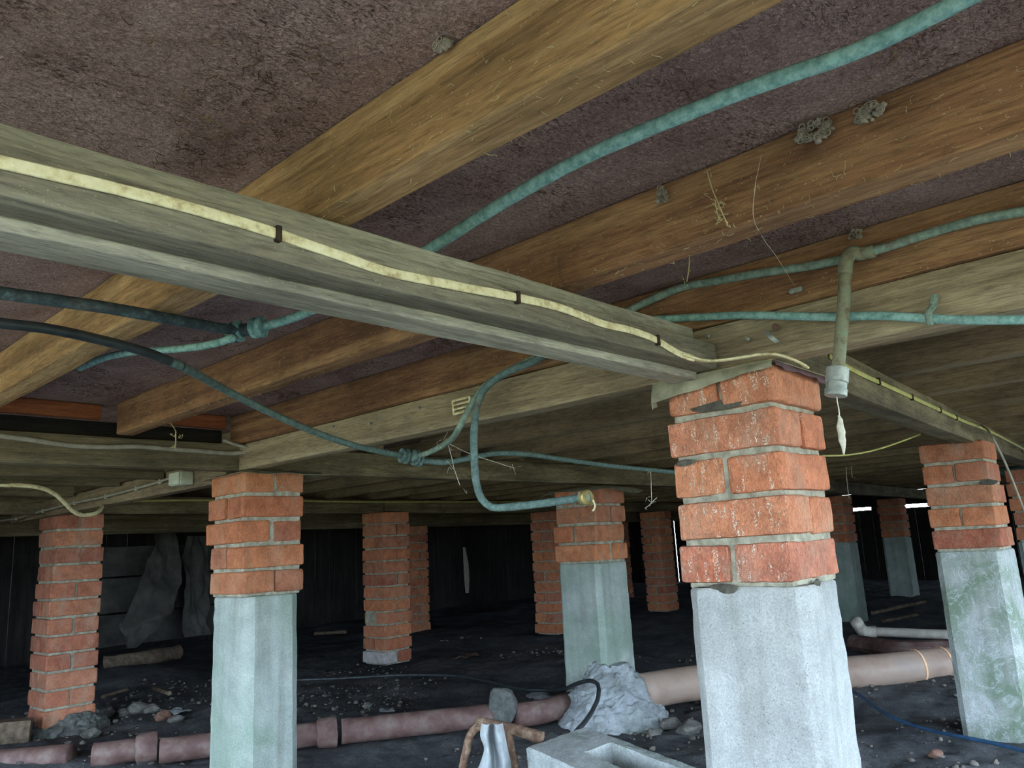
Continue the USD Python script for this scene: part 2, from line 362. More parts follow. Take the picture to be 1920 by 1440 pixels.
verdigris("verdigris_dull", [(62, 82, 80), (88, 108, 104), (108, 128, 120), (104, 144, 146)], 0.4)
plain("old_pipe", (88, 80, 62), (128, 124, 100), scale=50, rough=0.75, bump=0.5, c2=(120, 142, 118))
plain("brass", (150, 132, 82), (188, 170, 112), scale=60, rough=0.45, bump=0.2, metallic=0.6)
plain("cable_cream", (158, 132, 90), (216, 204, 160), scale=60, rough=0.55, bump=0.25, bscale=300, c2=(232, 222, 184))
plain("cable_olive", (150, 146, 84), (186, 180, 112), scale=25, rough=0.6, bump=0.2)
plain("cable_grey", (128, 122, 108), (160, 152, 136), scale=30, rough=0.6, bump=0.2)
plain("clip_black", (36, 26, 20), (60, 44, 32), scale=40, rough=0.7, bump=0.2)
plain("box_plastic", (170, 172, 150), (192, 194, 172), scale=18, rough=0.55, bump=0.15)
plain("mud_nest", (112, 102, 88), (164, 152, 134), scale=70, rough=0.95, bump=1.0, bscale=220)
plain("cobweb", (150, 136, 96), (196, 182, 136), scale=60, rough=0.9, bump=0.0)
plain("cobweb_pale", (178, 170, 150), (214, 206, 188), scale=60, rough=0.9, bump=0.0)
plain("rootlets", (58, 42, 34), (96, 72, 54), scale=12, rough=0.95, bump=0.0, c2=(150, 126, 84))
plain("terracotta", (84, 62, 58), (110, 84, 78), scale=12, rough=0.6, bump=0.25, c2=(130, 112, 104))
plain("pvc_pipe", (146, 122, 108), (166, 142, 126), scale=7, rough=0.5, bump=0.1, c2=(152, 136, 126))
plain("sun_stripe", (226, 176, 138), (240, 196, 160), scale=20, rough=0.5, bump=0.1)  # pale colour standing in for sunlight stripes on the drain pipe
plain("white_pipe", (176, 166, 152), (204, 196, 182), scale=20, rough=0.5, bump=0.1)
plain("hose_black", (36, 40, 42), (58, 64, 66), scale=30, rough=0.45, bump=0.1)
plain("hose_blue", (34, 62, 92), (54, 88, 118), scale=30, rough=0.5, bump=0.1)
plain("rust", (84, 62, 52), (126, 98, 80), scale=40, rough=0.9, bump=0.9, bscale=180, c2=(164, 144, 120))
plain("rag_cloth", (158, 162, 164), (196, 200, 200), scale=14, rough=0.9, bump=0.3)
plain("tarp", (66, 64, 60), (98, 95, 88), scale=6, rough=0.75, bump=0.3)
plain("stone", (86, 84, 80), (130, 126, 118), scale=25, rough=0.95, bump=0.7)
plain("clay_stone", (110, 80, 68), (140, 108, 92), scale=25, rough=0.95, bump=0.7)
plain("twig", (78, 66, 54), (120, 104, 86), scale=30, rough=0.9, bump=0.6)
plain("paper_chip", (150, 154, 156), (190, 192, 192), scale=30, rough=0.8, bump=0.2)
plain("zinc", (130, 134, 126), (176, 178, 168), scale=50, rough=0.5, bump=0.3, metallic=0.5)
plain("grey_mud", (78, 80, 76), (112, 114, 108), scale=40, rough=0.95, bump=0.8)
plain("clod", (74, 70, 66), (122, 116, 108), scale=9, rough=0.95, bump=0.5)
plain("yard", (146, 138, 102), (178, 167, 128), scale=3, rough=0.95, bump=0.5)

look("soil", {
    "g": ("geometry", {}), "n": ("noise_texture", {"scale": 3.0, "detail": 8.0, "roughness": 0.7}), "r": ("rgb_ramp", {"ramp": [(0.3, s2l((64, 65, 67))), (0.5, s2l((92, 93, 95))), (0.7, s2l((124, 124, 124)))]}),
    "n2": ("noise_texture", {"scale": 130.0, "detail": 4.0, "roughness": 0.7}), "r2": ("rgb_ramp", {"ramp": [(0.3, (0.6, 0.6, 0.6)), (0.6, (1.05, 1.05, 1.05)), (0.78, (1.9, 1.85, 1.75))]}), "m": ("mix", {"mix_type": "multiply", "fac": 1.0}),
    "nb": ("noise_texture", {"scale": 55.0, "detail": 6.0, "roughness": 0.7}), "b": ("bump", {"strength": 0.9, "distance": 0.012}), "p": ("principled_bsdf", {"roughness": 0.95, "specular_ior_level": 0.15})},
    [("g.position", "n.vector"), ("g.position", "n2.vector"), ("g.position", "nb.vector"), ("n.fac", "r.fac"), ("n2.fac", "r2.fac"), ("r.color", "m.color1"), ("r2.color", "m.color2"), ("m.color", "p.base_color"), ("nb.fac", "b.height"), ("b.normal", "p.normal")])

# underside of the floor sheets: felted purple-brown board with dark hair-like debris
look("floor_board", {
    "g": ("geometry", {}), "m": ("mapping", {"scale": (9, 5, 6)}), "n": ("noise_texture", {"scale": 1.0, "detail": 6.0, "roughness": 0.65, "distortion": 0.7}),
    "r": ("rgb_ramp", {"ramp": [(0.3, s2l((136, 109, 100))), (0.5, s2l((164, 135, 126))), (0.7, s2l((182, 155, 144)))]}),
    "mc": ("mapping", {"scale": (3.4, 3.4, 3.4)}), "nc": ("noise_texture", {"scale": 1.0, "detail": 5.0, "roughness": 0.7}), "rc": ("rgb_ramp", {"ramp": [(0.40, (0.06, 0.06, 0.06)), (0.58, (1, 1, 1))]}),
    "mh": ("mapping", {"scale": (60, 130, 60), "rotation": (0, 0, 0.5)}), "nh": ("noise_texture", {"scale": 1.0, "detail": 4.0, "roughness": 0.75, "distortion": 2.2}), "rh": ("rgb_ramp", {"ramp": [(0.50, (0, 0, 0)), (0.60, (0.9, 0.9, 0.9))]}),
    "mm": ("mix", {"mix_type": "multiply", "fac": 1.0}), "mx": ("mix", {"color2": s2l((64, 46, 36))}),
    "nf": ("noise_texture", {"scale": 210.0, "detail": 3.0, "roughness": 0.7, "distortion": 1.0}), "rf": ("rgb_ramp", {"ramp": [(0.35, (0.62, 0.6, 0.6)), (0.52, (1.0, 1.0, 1.0)), (0.68, (1.42, 1.4, 1.34))]}), "mf": ("mix", {"mix_type": "multiply", "fac": 1.0}),
    "b": ("bump", {"strength": 1.0, "distance": 0.006}), "p": ("principled_bsdf", {"roughness": 0.95, "specular_ior_level": 0.1})},
    [("g.position", "m.vector"), ("m.vector", "n.vector"), ("n.fac", "r.fac"), ("g.position", "mc.vector"), ("mc.vector", "nc.vector"), ("nc.fac", "rc.fac"),
     ("g.position", "mh.vector"), ("mh.vector", "nh.vector"), ("nh.fac", "rh.fac"), ("rc.color", "mm.color1"), ("rh.color", "mm.color2"), ("r.color", "mx.color1"), ("mm.color", "mx.fac"),
     ("g.position", "nf.vector"), ("nf.fac", "rf.fac"), ("mx.color", "mf.color1"), ("rf.color", "mf.color2"), ("mf.color", "p.base_color"), ("nf.fac", "b.height"), ("b.normal", "p.normal")])

# ------------------------------------------------------------------ the setting
X0, X1, Y0, Y1, CZ = -0.7, 11.9, -0.7, 7.9, 1.196
def ext(p, q, x):
    """the point at x on the line through p and q"""
    t = (x - p[0]) / (q[0] - p[0])
    return tuple(a + (b - a) * t for a, b in zip(p, q))

def ground_z(x, y):
    x, y = np.asarray(x, float), np.asarray(y, float)
    t = np.clip((y - 0.8) / 1.6, 0, 1); t = t * t * (3 - 2 * t)
    p = np.stack([x, y, 0 * x], -1)
    z = -0.05 * t * np.clip(1.6 - np.abs(x - 3.0) * 0.16, 0.4, 1.2)
    z = z + 0.11 * (meshkit.fbm(p * 0.9 + 3.1, 3) - 0.5) + 0.035 * (meshkit.fbm(p * 5.0, 3) - 0.5)
    z = z + 0.05 * np.exp(-(((x - 1.1) / 0.5) ** 2 + ((y - 3.9) / 0.35) ** 2))
    z = z + 0.16 * np.exp(-(((x - 2.2) / 0.55) ** 2 + ((y - 5.6) / 0.6) ** 2))
    return z

gx = np.concatenate([np.linspace(X0 - 1.2, 0.4, 12)[:-1], np.linspace(0.4, 4.6, 190)[:-1], np.linspace(4.6, X1 + 0.3, 90)])
gy = np.concatenate([np.linspace(Y0 - 1.2, 0.2, 12)[:-1], np.linspace(0.2, 5.0, 200)[:-1], np.linspace(5.0, Y1 + 0.3, 60)])
GX, GY = np.meshgrid(gx, gy, indexing="ij")
GZ = ground_z(GX, GY)
crumb = 0.022 * (meshkit.fbm(np.stack([GX * 26, GY * 26, 0 * GX], -1), 3) - 0.5)
P = np.stack([GX, GY, GZ + crumb], -1)
i = np.arange(P.shape[0] * P.shape[1]).reshape(P.shape[:2])
q = np.stack([i[:-1, :-1], i[1:, :-1], i[1:, 1:], i[:-1, 1:]], -1).reshape(-1, 4)
solo("floor", (P.reshape(-1, 3), np.vstack([q[:, [0, 1, 2]], q[:, [0, 2, 3]]])), "soil", "dark loose dirt ground under the house", kind="structure", smooth=True)

def box(a, b, r=0.003, **k):
    a, b = np.array(a, float), np.array(b, float)
    v, f = rbox(b - a, r, **k)
    return v + (a + b) / 2, f

solo("yard_ground", join([box((-40, -40, -0.30), (60, Y0 - 1.1, -0.12), 0.02), box((-40, Y0 - 1.12, -0.30), (X0 - 1.1, 60, -0.12), 0.02)]), "yard", "sunlit open ground outside the house", kind="structure")
# floor sheets: 1.2 m wide boards laid across the joists
cl = thing("ceiling", "purple-brown underside of the floor sheets", None, ((X0 + X1) / 2, (Y0 + Y1) / 2, CZ)); cl.ClearCustomDataByKey("category"); cl.SetCustomDataByKey("kind", "structure")
for a, b in ((Y0, 2.2), (2.2, 5.0), (5.0, Y1)):
    part(cl, "floor_sheet", box((X0, a + 0.001, CZ), (X1, b - 0.001, CZ + 0.022), 0.002), "floor_board")

# walls far behind: dark upright boards with gaps
def board_wall(name, label, p0, p1, z0, z1, w=0.19, t=0.02, skip=(), seed=0, mat="wall_wood", narrow={}):
    p0, p1 = np.array(p0, float), np.array(p1, float)
    L = np.linalg.norm(p1 - p0); d = (p1 - p0) / L; nrm = np.array([-d[1], d[0]])
    wl = thing(name, label, None, ((p0[0] + p1[0]) / 2, (p0[1] + p1[1]) / 2, z0)); wl.SetCustomDataByKey("kind", "structure")
    n = int(L / w); g = np.random.default_rng(seed)
    for k in range(n):
        c = p0 + d * (k + 0.5) * L / n
        zt = z1 if k not in skip else skip[k]
        v, f = rbox((L / n - 0.002 - narrow.get(k, 0), t, zt - z0), 0.003)
        off = g.uniform(-0.004, 0.004)
        xy = c + v[:, :1] * d + (v[:, 1:2] + off) * nrm
        part(wl, "wall_board", (np.column_stack([xy, v[:, 2] + (z0 + zt) / 2]), f), mat)
    return wl
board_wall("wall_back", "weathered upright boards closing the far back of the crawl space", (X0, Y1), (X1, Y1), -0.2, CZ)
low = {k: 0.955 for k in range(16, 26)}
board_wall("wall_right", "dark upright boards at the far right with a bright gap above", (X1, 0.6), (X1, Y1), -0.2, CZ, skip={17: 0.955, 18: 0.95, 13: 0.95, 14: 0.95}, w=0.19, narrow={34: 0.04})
board_wall("wall_front", "unseen upright boards added far to the right to keep daylight off the far piers", (4.4, Y0), (X1, Y0), -0.2, CZ, w=0.25)  # added out of view to cut the daylight reaching the far piers

board_wall("wall_left", "unseen upright boards added at the left to keep daylight off the back", (X0, 3.9), (X0, Y1), -0.2, CZ, w=0.25)  # out-of-view wall, added so that less daylight reaches the back left

# ------------------------------------------------------------------ timbers
bearer = lambda name, p0, p1, w, h, mat, label, cat="bearer", group=None, seed=0, **k: solo(name, beam(p0, p1, w, h, seed=seed, **k), mat, label, cat, group)
bearer("floor_bearer", ext((-0.9, 0.777, 1.0), (1.262, 0.703, 1.0), X0), (1.262, 0.703, 1.0), 0.05, 0.098, "bearer_wood", "long pale grey-green bearer from the left edge to the front pier, below the cable plank", seed=1)
bearer("cable_plank", ext((-0.9, 0.729, 1.013), (1.262, 0.658, 1.013), X0), (1.262, 0.658, 1.013), 0.044, 0.045, "plank_wood", "grey-brown plank nailed along the pale bearer, carrying the flat cream cable", "plank", seed=2)
bearer("cross_bearer", (1.285 + (Y0 + 0.95) * 0.0118, Y0, 1.012), (1.325, 2.45, 1.012), 0.05, 0.085, "cross_wood", "tan timber from front pier back to left pier, cream slotted plate on it", "bearer", seed=3)
bearer("floor_bearer", (1.315, 0.582, 1.008), (5.7, 0.83, 1.0), 0.066, 0.09, "dark_bearer_wood", "grey-green bearer from the front pier to the right-hand pier with an olive cable", seed=4)
bearer("floor_bearer", (X0, 2.47, 1.012), (1.335, 2.435, 1.012), 0.056, 0.088, "dark_bearer_wood", "weathered bearer at the far left with grey cables along it, above the junction box", seed=5)
bearer("floor_bearer", (1.34, 2.475, 1.010), (5.6, 2.06, 0.975), 0.06, 0.088, "dark_bearer_wood", "bearer behind the hanging pipes, over the left pier and the pier in the mortar mound", seed=6)
bearer("cross_bearer", (1.335, 2.52, 0.985), (1.37, 5.0, 0.985), 0.05, 0.082, "far_joist_wood", "dark timber sloping down to the far left with the junction box on its side", seed=7)
bearer("floor_bearer", (X0, 4.36, 1.0), (3.6, 4.60, 1.0), 0.07, 0.098, "dark_bearer_wood", "dark bearer over the tall all-brick piers on the left", seed=8)
bearer("floor_bearer", (3.61, 4.60, 1.0), (11.8, 4.70, 1.0), 0.07, 0.098, "dark_bearer_wood", "dark bearer over the far middle brick piers behind the hanging pipe", seed=9)
bearer("floor_bearer", (X0, 6.2, 0.96), (11.8, 6.3, 0.96), 0.07, 0.14, "dark_bearer_wood", "rearmost dark bearer just before the back wall", seed=10)
bearer("floor_bearer", (5.61, 2.3, 1.0), (11.8, 2.75, 1.0), 0.07, 0.098, "dark_bearer_wood", "far bearer over the concrete-footed piers seen in the gap right of the front pier", seed=11)
for k, y in enumerate((3.0, 3.42, 3.95)):
    bearer("trimmer", (X0, y, 1.05 if k else 1.04), (1.31, y + 0.02, 1.05 if k else 1.04), 0.05, 0.09, "dark_bearer_wood", "dark trimmer behind the far-left bearer, " + ("nearest of three", "middle one of three", "rearmost of three")[k], "trimmer", seed=12 + k)
bearer("dark_plate", (X0, 2.475, 1.102), (1.262, 2.470, 1.102), 0.03, 0.048, "black_wood", "black stained timber between the reddish boards and the far-left bearer", "timber", seed=19)
for k, (a, b) in enumerate(((0.515, 0.868), (0.925, 1.26), (0.0, 0.455))):
    bearer("blocking_board", (a, 2.435, 1.15), (b, 2.435, 1.15), 0.02, 0.045, "red_board_wood",
           ["reddish board under the floor at the far left, left of the second joist's end", "short reddish board under the floor between the second and third joists", "reddish board under the floor behind the first joist"][k], "board", seed=20 + k)

JX = [0.487, 0.902, 1.293] + [1.715 + 0.415 * k for k in range(25)]
jl = ["broad golden-brown floor joist crossing the top middle, brightest and nearest of all",
      "hairy floor joist with two mud nests at the upper right",
      "floor joist resting on the tan cross timber, a thin green pipe along its side"]
ORD = ['first', 'second', 'third', 'fourth', 'fifth', 'sixth']
for k, x in enumerate(JX):
    if x > 11.5: break
    near = k < 3
    mat = ("joist_wood", "joist_wood_red", "joist_wood_red")[k] if near else "far_joist_wood"
    end = 2.37 if k < 2 else 2.44
    bearer("floor_joist", (x, Y0, 1.099), (x + 0.012, end, 1.099), 0.05, 0.096, mat, jl[k] if near else ("weathered floor joist, " + ORD[k - 3] + " in the row beyond the tan cross timber" if k < 9 else "dark floor joist far down the row beyond the front brick pier"),
           "joist", None if k < 9 else "far floor joists beyond the front pier", seed=30 + k, amp=0.003)
for k in range(25):
    x = 1.46 + 0.415 * k
    if x > 9.0: break
    bearer("floor_joist", (x, 2.40, 1.099), (x, 7.85, 1.099), 0.05, 0.096, "far_joist_wood", "dark floor joist in the deep shade behind the second row of piers", "joist", "floor joists behind the second row of piers", seed=70 + k, split=0.4)
# rim boards closing the joist ends along the open edges
bearer("trim_1", (X0 - 0.02, Y0 - 0.02, 1.06), (X1, Y0 - 0.02, 1.06), 0.03, 0.14, "far_joist_wood", None, None, split=0.8).SetCustomDataByKey("kind", "structure")
bearer("trim_2", (X0 - 0.02, Y0, 1.06), (X0 - 0.02, Y1, 1.06), 0.03, 0.14, "far_joist_wood", None, None, split=0.8).SetCustomDataByKey("kind", "structure")

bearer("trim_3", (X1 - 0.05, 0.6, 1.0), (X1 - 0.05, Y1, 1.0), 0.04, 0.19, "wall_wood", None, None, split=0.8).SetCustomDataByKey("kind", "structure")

# ------------------------------------------------------------------ piers
def brick_mesh(cx, cy, z0, lx, ly, lz, seed, fine):
    g = np.random.default_rng(seed)
    if fine:
        v, f = rbox((lx, ly, lz), 0.006, (max(2, int(lx / 0.012)), max(2, int(ly / 0.012)), 5), 0.0022, 24, seed, 0.0007)
    else:
        v, f = rbox((lx, ly, lz), 0.006, (2, 2, 1), 0.004, 14, seed)
    a = g.normal(0, 0.010); c, s = math.cos(a), math.sin(a)
    t = g.normal(0, 0.006)
    v = np.column_stack([v[:, 0] * c - v[:, 1] * s, v[:, 0] * s + v[:, 1] * c, v[:, 2] + t * v[:, 1] + g.normal(0, 0.006) * v[:, 0]])
    return v + (cx + g.normal(0, 0.002), cy + g.normal(0, 0.002), z0 + lz / 2), f

def octagon(s, c):
    """square of side s with corners cut by c (measured along the side)"""
    h = s / 2
    return np.array([(h, -h + c), (h, h - c), (h - c, h), (-h + c, h), (-h, h - c), (-h, -h + c), (-h + c, -h), (h - c, -h)])

def stump_mesh(cx, cy, z0, z1, s, seed, lean=(0, 0), rot=0.0, ridge=True, ch=0.09):
    """cast octagonal concrete stump: rounded arrises, form ridges, pitted"""
    pts = octagon(s, s * ch)
    ring = []
    for k in range(8):
        a, b = pts[k], pts[(k + 1) % 8]
        n = 16 if k % 2 == 0 else 3
        for j in range(n):
            t = (j + 0.06) / (n - 1 + 0.12)
            p = a + (b - a) * t
            if k % 2 == 0 and ridge:                     # boards of the form left a step and a thin fin
                p = p * (1.022 if j == 9 else 1.008 if j > 9 else 1.0)
            ring.append((p[0] * math.cos(rot) - p[1] * math.sin(rot), p[0] * math.sin(rot) + p[1] * math.cos(rot)))
    ring = np.array(ring)
    N = len(ring); zs = np.concatenate([np.linspace(z0, z1 - 0.012, 26), [z1 - 0.004, z1]])
    sc = np.concatenate([np.linspace(1.03, 1.0, 26), [0.99, 0.955]])
    v = np.vstack([np.column_stack([ring * k + np.array(lean) * (z1 - z), np.full(N, z)]) for z, k in zip(zs, sc)])
    d = np.stack([meshkit.fbm(v * 30 + 7 * k + seed, 3) for k in range(3)], 1) - 0.5
    v = v + d * 0.006 * np.array([1, 1, 0.5])
    v = np.vstack([v, [[lean[0] * (z1 - z0), lean[1] * (z1 - z0), z0], [0, 0, z1]]])
    fs = []
    a, b = np.arange(N), (np.arange(N) + 1) % N
    for i in range(len(zs) - 1):
        fs += [np.stack([a + i * N, b + i * N, b + i * N + N], 1), np.stack([a + i * N, b + i * N + N, a + i * N + N], 1)]
    k = (len(zs) - 1) * N
    fs += [np.stack([np.full(N, len(v) - 2), b, a], 1), np.stack([np.full(N, len(v) - 1), a + k, b + k], 1)]
    return v + (cx, cy, 0), np.vstack(fs)

def pier(x, y, S, ztop, courses, ch, first, zbase, label, cmat=None, bmat="brick_mid", fine=False, seed=0, odd=None, group=None, lean=(0, 0), cat="pier", rot=0.0, ridge=True, cut=0.09):
    """brick pier with its near corner at (x, y); first = 'h' when two brick ends show to the left on the top course"""
    cx, cy = x + S / 2, y + S / 2
    t = thing("brick_pier" if cmat is None else "brick_topped_pier", label, cat, (cx, cy, zbase), group)
    g = np.random.default_rng(seed + 100)
    bh = ch - 0.011 * S / 0.22
    joint = 0.010 * S / 0.22
    zb = ztop - courses * ch
    k0 = seed * 50
    for k in range(courses):
        z = ztop - (k + 1) * ch + (ch - bh)
        along_x = (k % 2 == 0) == (first == "h")     # bricks lie along x: two ends show on the left face
        ox, oy = g.normal(0, 0.003, 2)
        lx, ly = cx + lean[0] * (ztop - z), cy + lean[1] * (ztop - z)
        for s in (-1, 1):
            w = (S - joint) / 2
            m = (odd or {}).get((k, s), bmat)
            L = S + g.normal(0, 0.003)
            part_mesh = brick_mesh(lx + ox, ly + oy + s * (S + joint) / 4, z, L, w, bh, k0 + k * 2 + s, fine) if along_x else brick_mesh(lx + ox + s * (S + joint) / 4, ly + oy, z, w, L, bh, k0 + k * 2 + s, fine)
            part(t, "brick", part_mesh, m)
    n = 12 if fine else 5
    inset = (0.0095 if fine else 0.011) * S / 0.22
    v, f = rbox((S - 2 * inset, S - 2 * inset, courses * ch - 0.002), 0.004, (n, n, courses * (5 if fine else 2)), 0.003 if fine else 0.002, 35, seed)
    zc = ztop - courses * ch / 2
    v = v + (cx, cy, zc)
    v[:, 0] += lean[0] * (ztop - v[:, 2]); v[:, 1] += lean[1] * (ztop - v[:, 2])
    part(t, "mortar", (v, f), "mortar_grey")
    if cmat:
        part(t, "concrete_stump", stump_mesh(cx + lean[0] * courses * ch, cy + lean[1] * courses * ch, zbase - 0.12, zb + 0.002, S * 1.0, seed, lean, rot, ridge, cut), cmat, smooth=28)
    return t, (cx, cy, zb)

p_main, _ = pier(1.280, 0.551, 0.2116, 1.008, 5, 0.0759, "h", 0.0, "large front brick pier on a pale speckled concrete stump, metal cap folded over its top", "concrete_white", "brick_near", True, 1, rot=0.12, ridge=False)
p_2, _ = pier(1.298, 2.371, 0.2266, 1.008, 5, 0.0812, "s", 0.0, "left brick pier on a greenish-grey ribbed concrete stump", "concrete_green", "brick_mid", True, 2, cut=0.20)
p_3, _ = pier(2.998, 2.223, 0.2484, 0.975, 4, 0.0891, "h", -0.06, "brick-topped concrete pier rising from a rough mortar mound beside the clay pipes", "concrete_green", "brick_mid", True, 3)
p_r, _ = pier(3.241, 0.631, 0.222, 1.012, 5, 0.0796, "s", 0.0, "right-hand brick pier on a concrete stump streaked with green moss and white salts", "concrete_moss", "brick_mid", True, 4)
p_l, _ = pier(1.376, 4.380, 0.2392, 0.998, 12, 0.0858, "s", -0.03, "tall all-brick pier at the far left with a thick cable dipping over its top", None, "brick_pale", True, 5, lean=(0.0, 0.0))
p_4, _ = pier(3.460, 4.402, 0.2392, 1.0, 12, 0.0858, "h", -0.04, "tall all-brick pier with one whitewashed brick at its foot, left of centre", None, "brick_mid", False, 6, odd={(11, -1): "brick_white"})
pier(5.14, 4.27, 0.235, 0.99, 12, 0.084, "h", -0.05, "dim all-brick pier half hidden behind the pier in the mortar mound", None, "brick_mid", False, 7)
pier(7.05, 4.40, 0.235, 0.99, 12, 0.084, "s", -0.05, "far dim brick pier with a pale base beside the front pier's left side", None, "brick_mid", False, 8)
pier(5.02, 5.97, 0.235, 0.96, 12, 0.084, "h", -0.05, "dim brick pier close behind the tall pier with the whitewashed brick", None, "brick_mid", False, 9)
pier(7.05, 2.52, 0.23, 1.0, 5, 0.082, "s", -0.02, "dim concrete-footed pier just right of the front pier's bricks", "concrete_green", "brick_mid", False, 10)
pier(8.9, 2.60, 0.23, 1.0, 5, 0.082, "h", -0.02, "farthest concrete-footed pier standing between the bright slits", "concrete_green", "brick_mid", False, 11)
pier(5.30, 0.72, 0.23, 1.0, 5, 0.082, "s", 0.0, "brick-topped pier at the right edge of the picture behind the right-hand pier", "concrete_moss", "brick_mid", False, 12)
pier(8.6, 6.0, 0.235, 0.95, 12, 0.084, "s", -0.05, "darkest brick pier deep in the middle, barely lit", None, "brick_mid", False, 13)

# ------------------------------------------------------------------ metal caps on the piers
def lip(a, b, drop, n=24, bulge=0.006, seed=0, out=(-1, 0)):
    """strip of sheet folded down along the edge a-b; drop(s) metres"""
    a, b = np.array(a, float), np.array(b, float)
    g = np.zeros((n, 5, 3))
    for i in range(n):
        s = i / (n - 1)
        p = a + (b - a) * s
        w = 0.004 * math.sin(9 * s + seed) + 0.003 * math.sin(23 * s + 2 * seed)
        for j in range(5):
            t = j / 4
            g[i, j] = p + np.array([out[0], out[1], 0]) * (bulge * math.sin(t * 2.2) + w * t) + np.array([0, 0, -drop(s) * t])
    return sheet(g, 0.0016)

def cap(pid, x, y, S, z, over, mats, label, crumple, lips):
    n = 14
    g = np.zeros((n, n, 3))
    for i in range(n):
        for j in range(n):
            u, v = i / (n - 1), j / (n - 1)
            px, py = x - over[0] + u * (S + over[0] + over[2]), y - over[1] + v * (S + over[1] + over[3])
            e = max(0, abs(u - 0.5) * 2 - 0.8) * 5
            e2 = max(0, abs(v - 0.5) * 2 - 0.8) * 5
            droop = crumple * max(e, e2) * (0.5 + meshkit.noise(np.array([[px * 14, py * 14, pid]]))[0])
            g[i, j] = (px, py, z + 0.0015 - droop)
    t = thing("ant_cap", label, "metal cap", (x + S / 2, y + S / 2, z))
    part(t, "cap_plate", sheet(g, 0.0014), mats[0], smooth=60)
    for nm, m, mt in lips:
        part(t, nm, m, mt, smooth=60)
    return t
cap(1, 1.280, 0.551, 0.2116, 1.0075, (0.020, 0.016, 0.02, 0.02), ("sheet_metal",), "grey-green metal cap with a folded-down lip on top of the front brick pier", 0.0,
    [("folded_lip", lip((1.262, 0.775, 1.009), (1.262, 0.537, 1.009), lambda s: 0.040 - 0.028 * s ** 0.8, seed=1), "sheet_metal"),
     ("bent_corner", lip((1.263, 0.774, 1.009), (1.285, 0.782, 1.009), lambda s: 0.050 - 0.02 * s, n=8, seed=2, out=(-0.3, 1)), "sheet_metal"),
     ("side_lip", lip((1.262, 0.536, 1.009), (1.512, 0.534, 1.004), lambda s: 0.010 + 0.004 * s, seed=3, out=(0, -1)), "sheet_metal_purple")])
cap(2, 1.298, 2.371, 0.2266, 1.0085, (0.025, 0.05, 0.07, 0.02), ("sheet_metal",), "thin bent metal cap sticking out over the left concrete-footed pier", 0.014, [])
cap(3, 2.998, 2.223, 0.2484, 0.9755, (0.06, 0.06, 0.10, 0.03), ("sheet_metal",), "crumpled metal cap over the pier that rises from the mortar mound", 0.022, [])
for pt, sz, sd in (
    ((1.2770, 0.6472, 0.9505), (0.004, 0.062, 0.010), 1), ((1.2790, 0.6798, 0.6285), (0.005, 0.034, 0.009), 2), ((1.3696, 0.5520, 0.6304), (0.013, 0.004, 0.007), 3), ((1.2770, 0.7308, 0.8539), (0.004, 0.02, 0.006), 4)):
    part(p_main, "mortar_patch", rock(pt, sz, 300 + sd, 3, 0.25, 2.0), "mortar_dark", label="dark grey patch of later cement")
part(p_r, "mortar_patch", rock((3.2400, 0.6376, 0.8559), (0.0025, 0.030, 0.012), 310, 3, 0.3, 2.0), "mortar_dark", label="dark grey patch of later cement")

# ------------------------------------------------------------------ green copper pipes
def nut(p, d, r, L=0.022, n=6):
    return lathe(np.array(p) - np.array(d) * L / 2, d, [(0, r * 0.8), (0.001, r), (L * 0.35, r * 1.02), (L * 0.4, r * 0.86), (L * 0.6, r * 0.86), (L * 0.65, r * 1.05), (L - 0.002, r * 1.05), (L, r * 0.8)], 14, 0.0006)
def unit(a, b):
    d = np.array(b, float) - np.array(a, float)
    return d / np.linalg.norm(d)

pa = thing("copper_pipe", "thick bright green pipe between the first two joists, a tee at its left end", "pipe", (0.66, 0.4, 1.13))
A = [(0.68, Y0 + 0.06, 1.142), (0.675, -0.3, 1.142), (0.6741, 0.0472, 1.1420), (0.6801, 0.1058, 1.1400), (0.6834, 0.1809, 1.1400), (0.6668, 0.2758, 1.1400), (0.6588, 0.3666, 1.1400), (0.6530, 0.4666, 1.1380), (0.6629, 0.5898, 1.1350), (0.6925, 0.7887, 1.1300), (0.7079, 0.9397, 1.1280), (0.7100, 1.1229, 1.1260), (0.6937, 1.2169, 1.1240)]
part(pa, "pipe_run", tube(A, 0.0079, 14, 0.02, 0.0006), "verdigris", smooth=True)
t1, t2 = (0.6656, 1.2550, 1.1200), (0.6877, 1.2171, 1.1230)
tee = part(pa, "tee_fitting", join([tube([t1, t2], 0.0115, 14, 0.005, 0.0006), lathe(t1, (0, 0, -1), [(0, 0.012), (0.016, 0.0125), (0.018, 0.009)], 12, 0.0006)]), "verdigris_dark", smooth=40)
for t in (t1, t2):
    part(tee, "nut", nut(t, unit(t1, t2), 0.0185, 0.024), "verdigris", smooth=40)
part(pa, "inlet_pipe", tube([(0.2386, 1.1386, 1.0780), (0.2725, 1.1332, 1.0780), (0.3329, 1.1252, 1.0780), (0.4002, 1.1229, 1.0800), (0.5131, 1.1543, 1.0900), (0.6026, 1.2125, 1.1080), (0.6623, 1.2488, 1.1200)], 0.0088, 14, 0.02, 0.0005), "verdigris_dark", smooth=True, label="darker thick end of the pipe coming from the left edge")
part(pa, "branch_pipe", tube([(0.6450, 1.2195, 1.0989), (0.6374, 1.2517, 1.0961), (0.6234, 1.3123, 1.0982), (0.6022, 1.3943, 1.1063), (0.5854, 1.4709, 1.1167), (0.5744, 1.5566, 1.1255), (0.5689, 1.6228, 1.1284), (0.5664, 1.7167, 1.1298)], 0.0068, 12, 0.02, 0.0008), "verdigris", smooth=True)

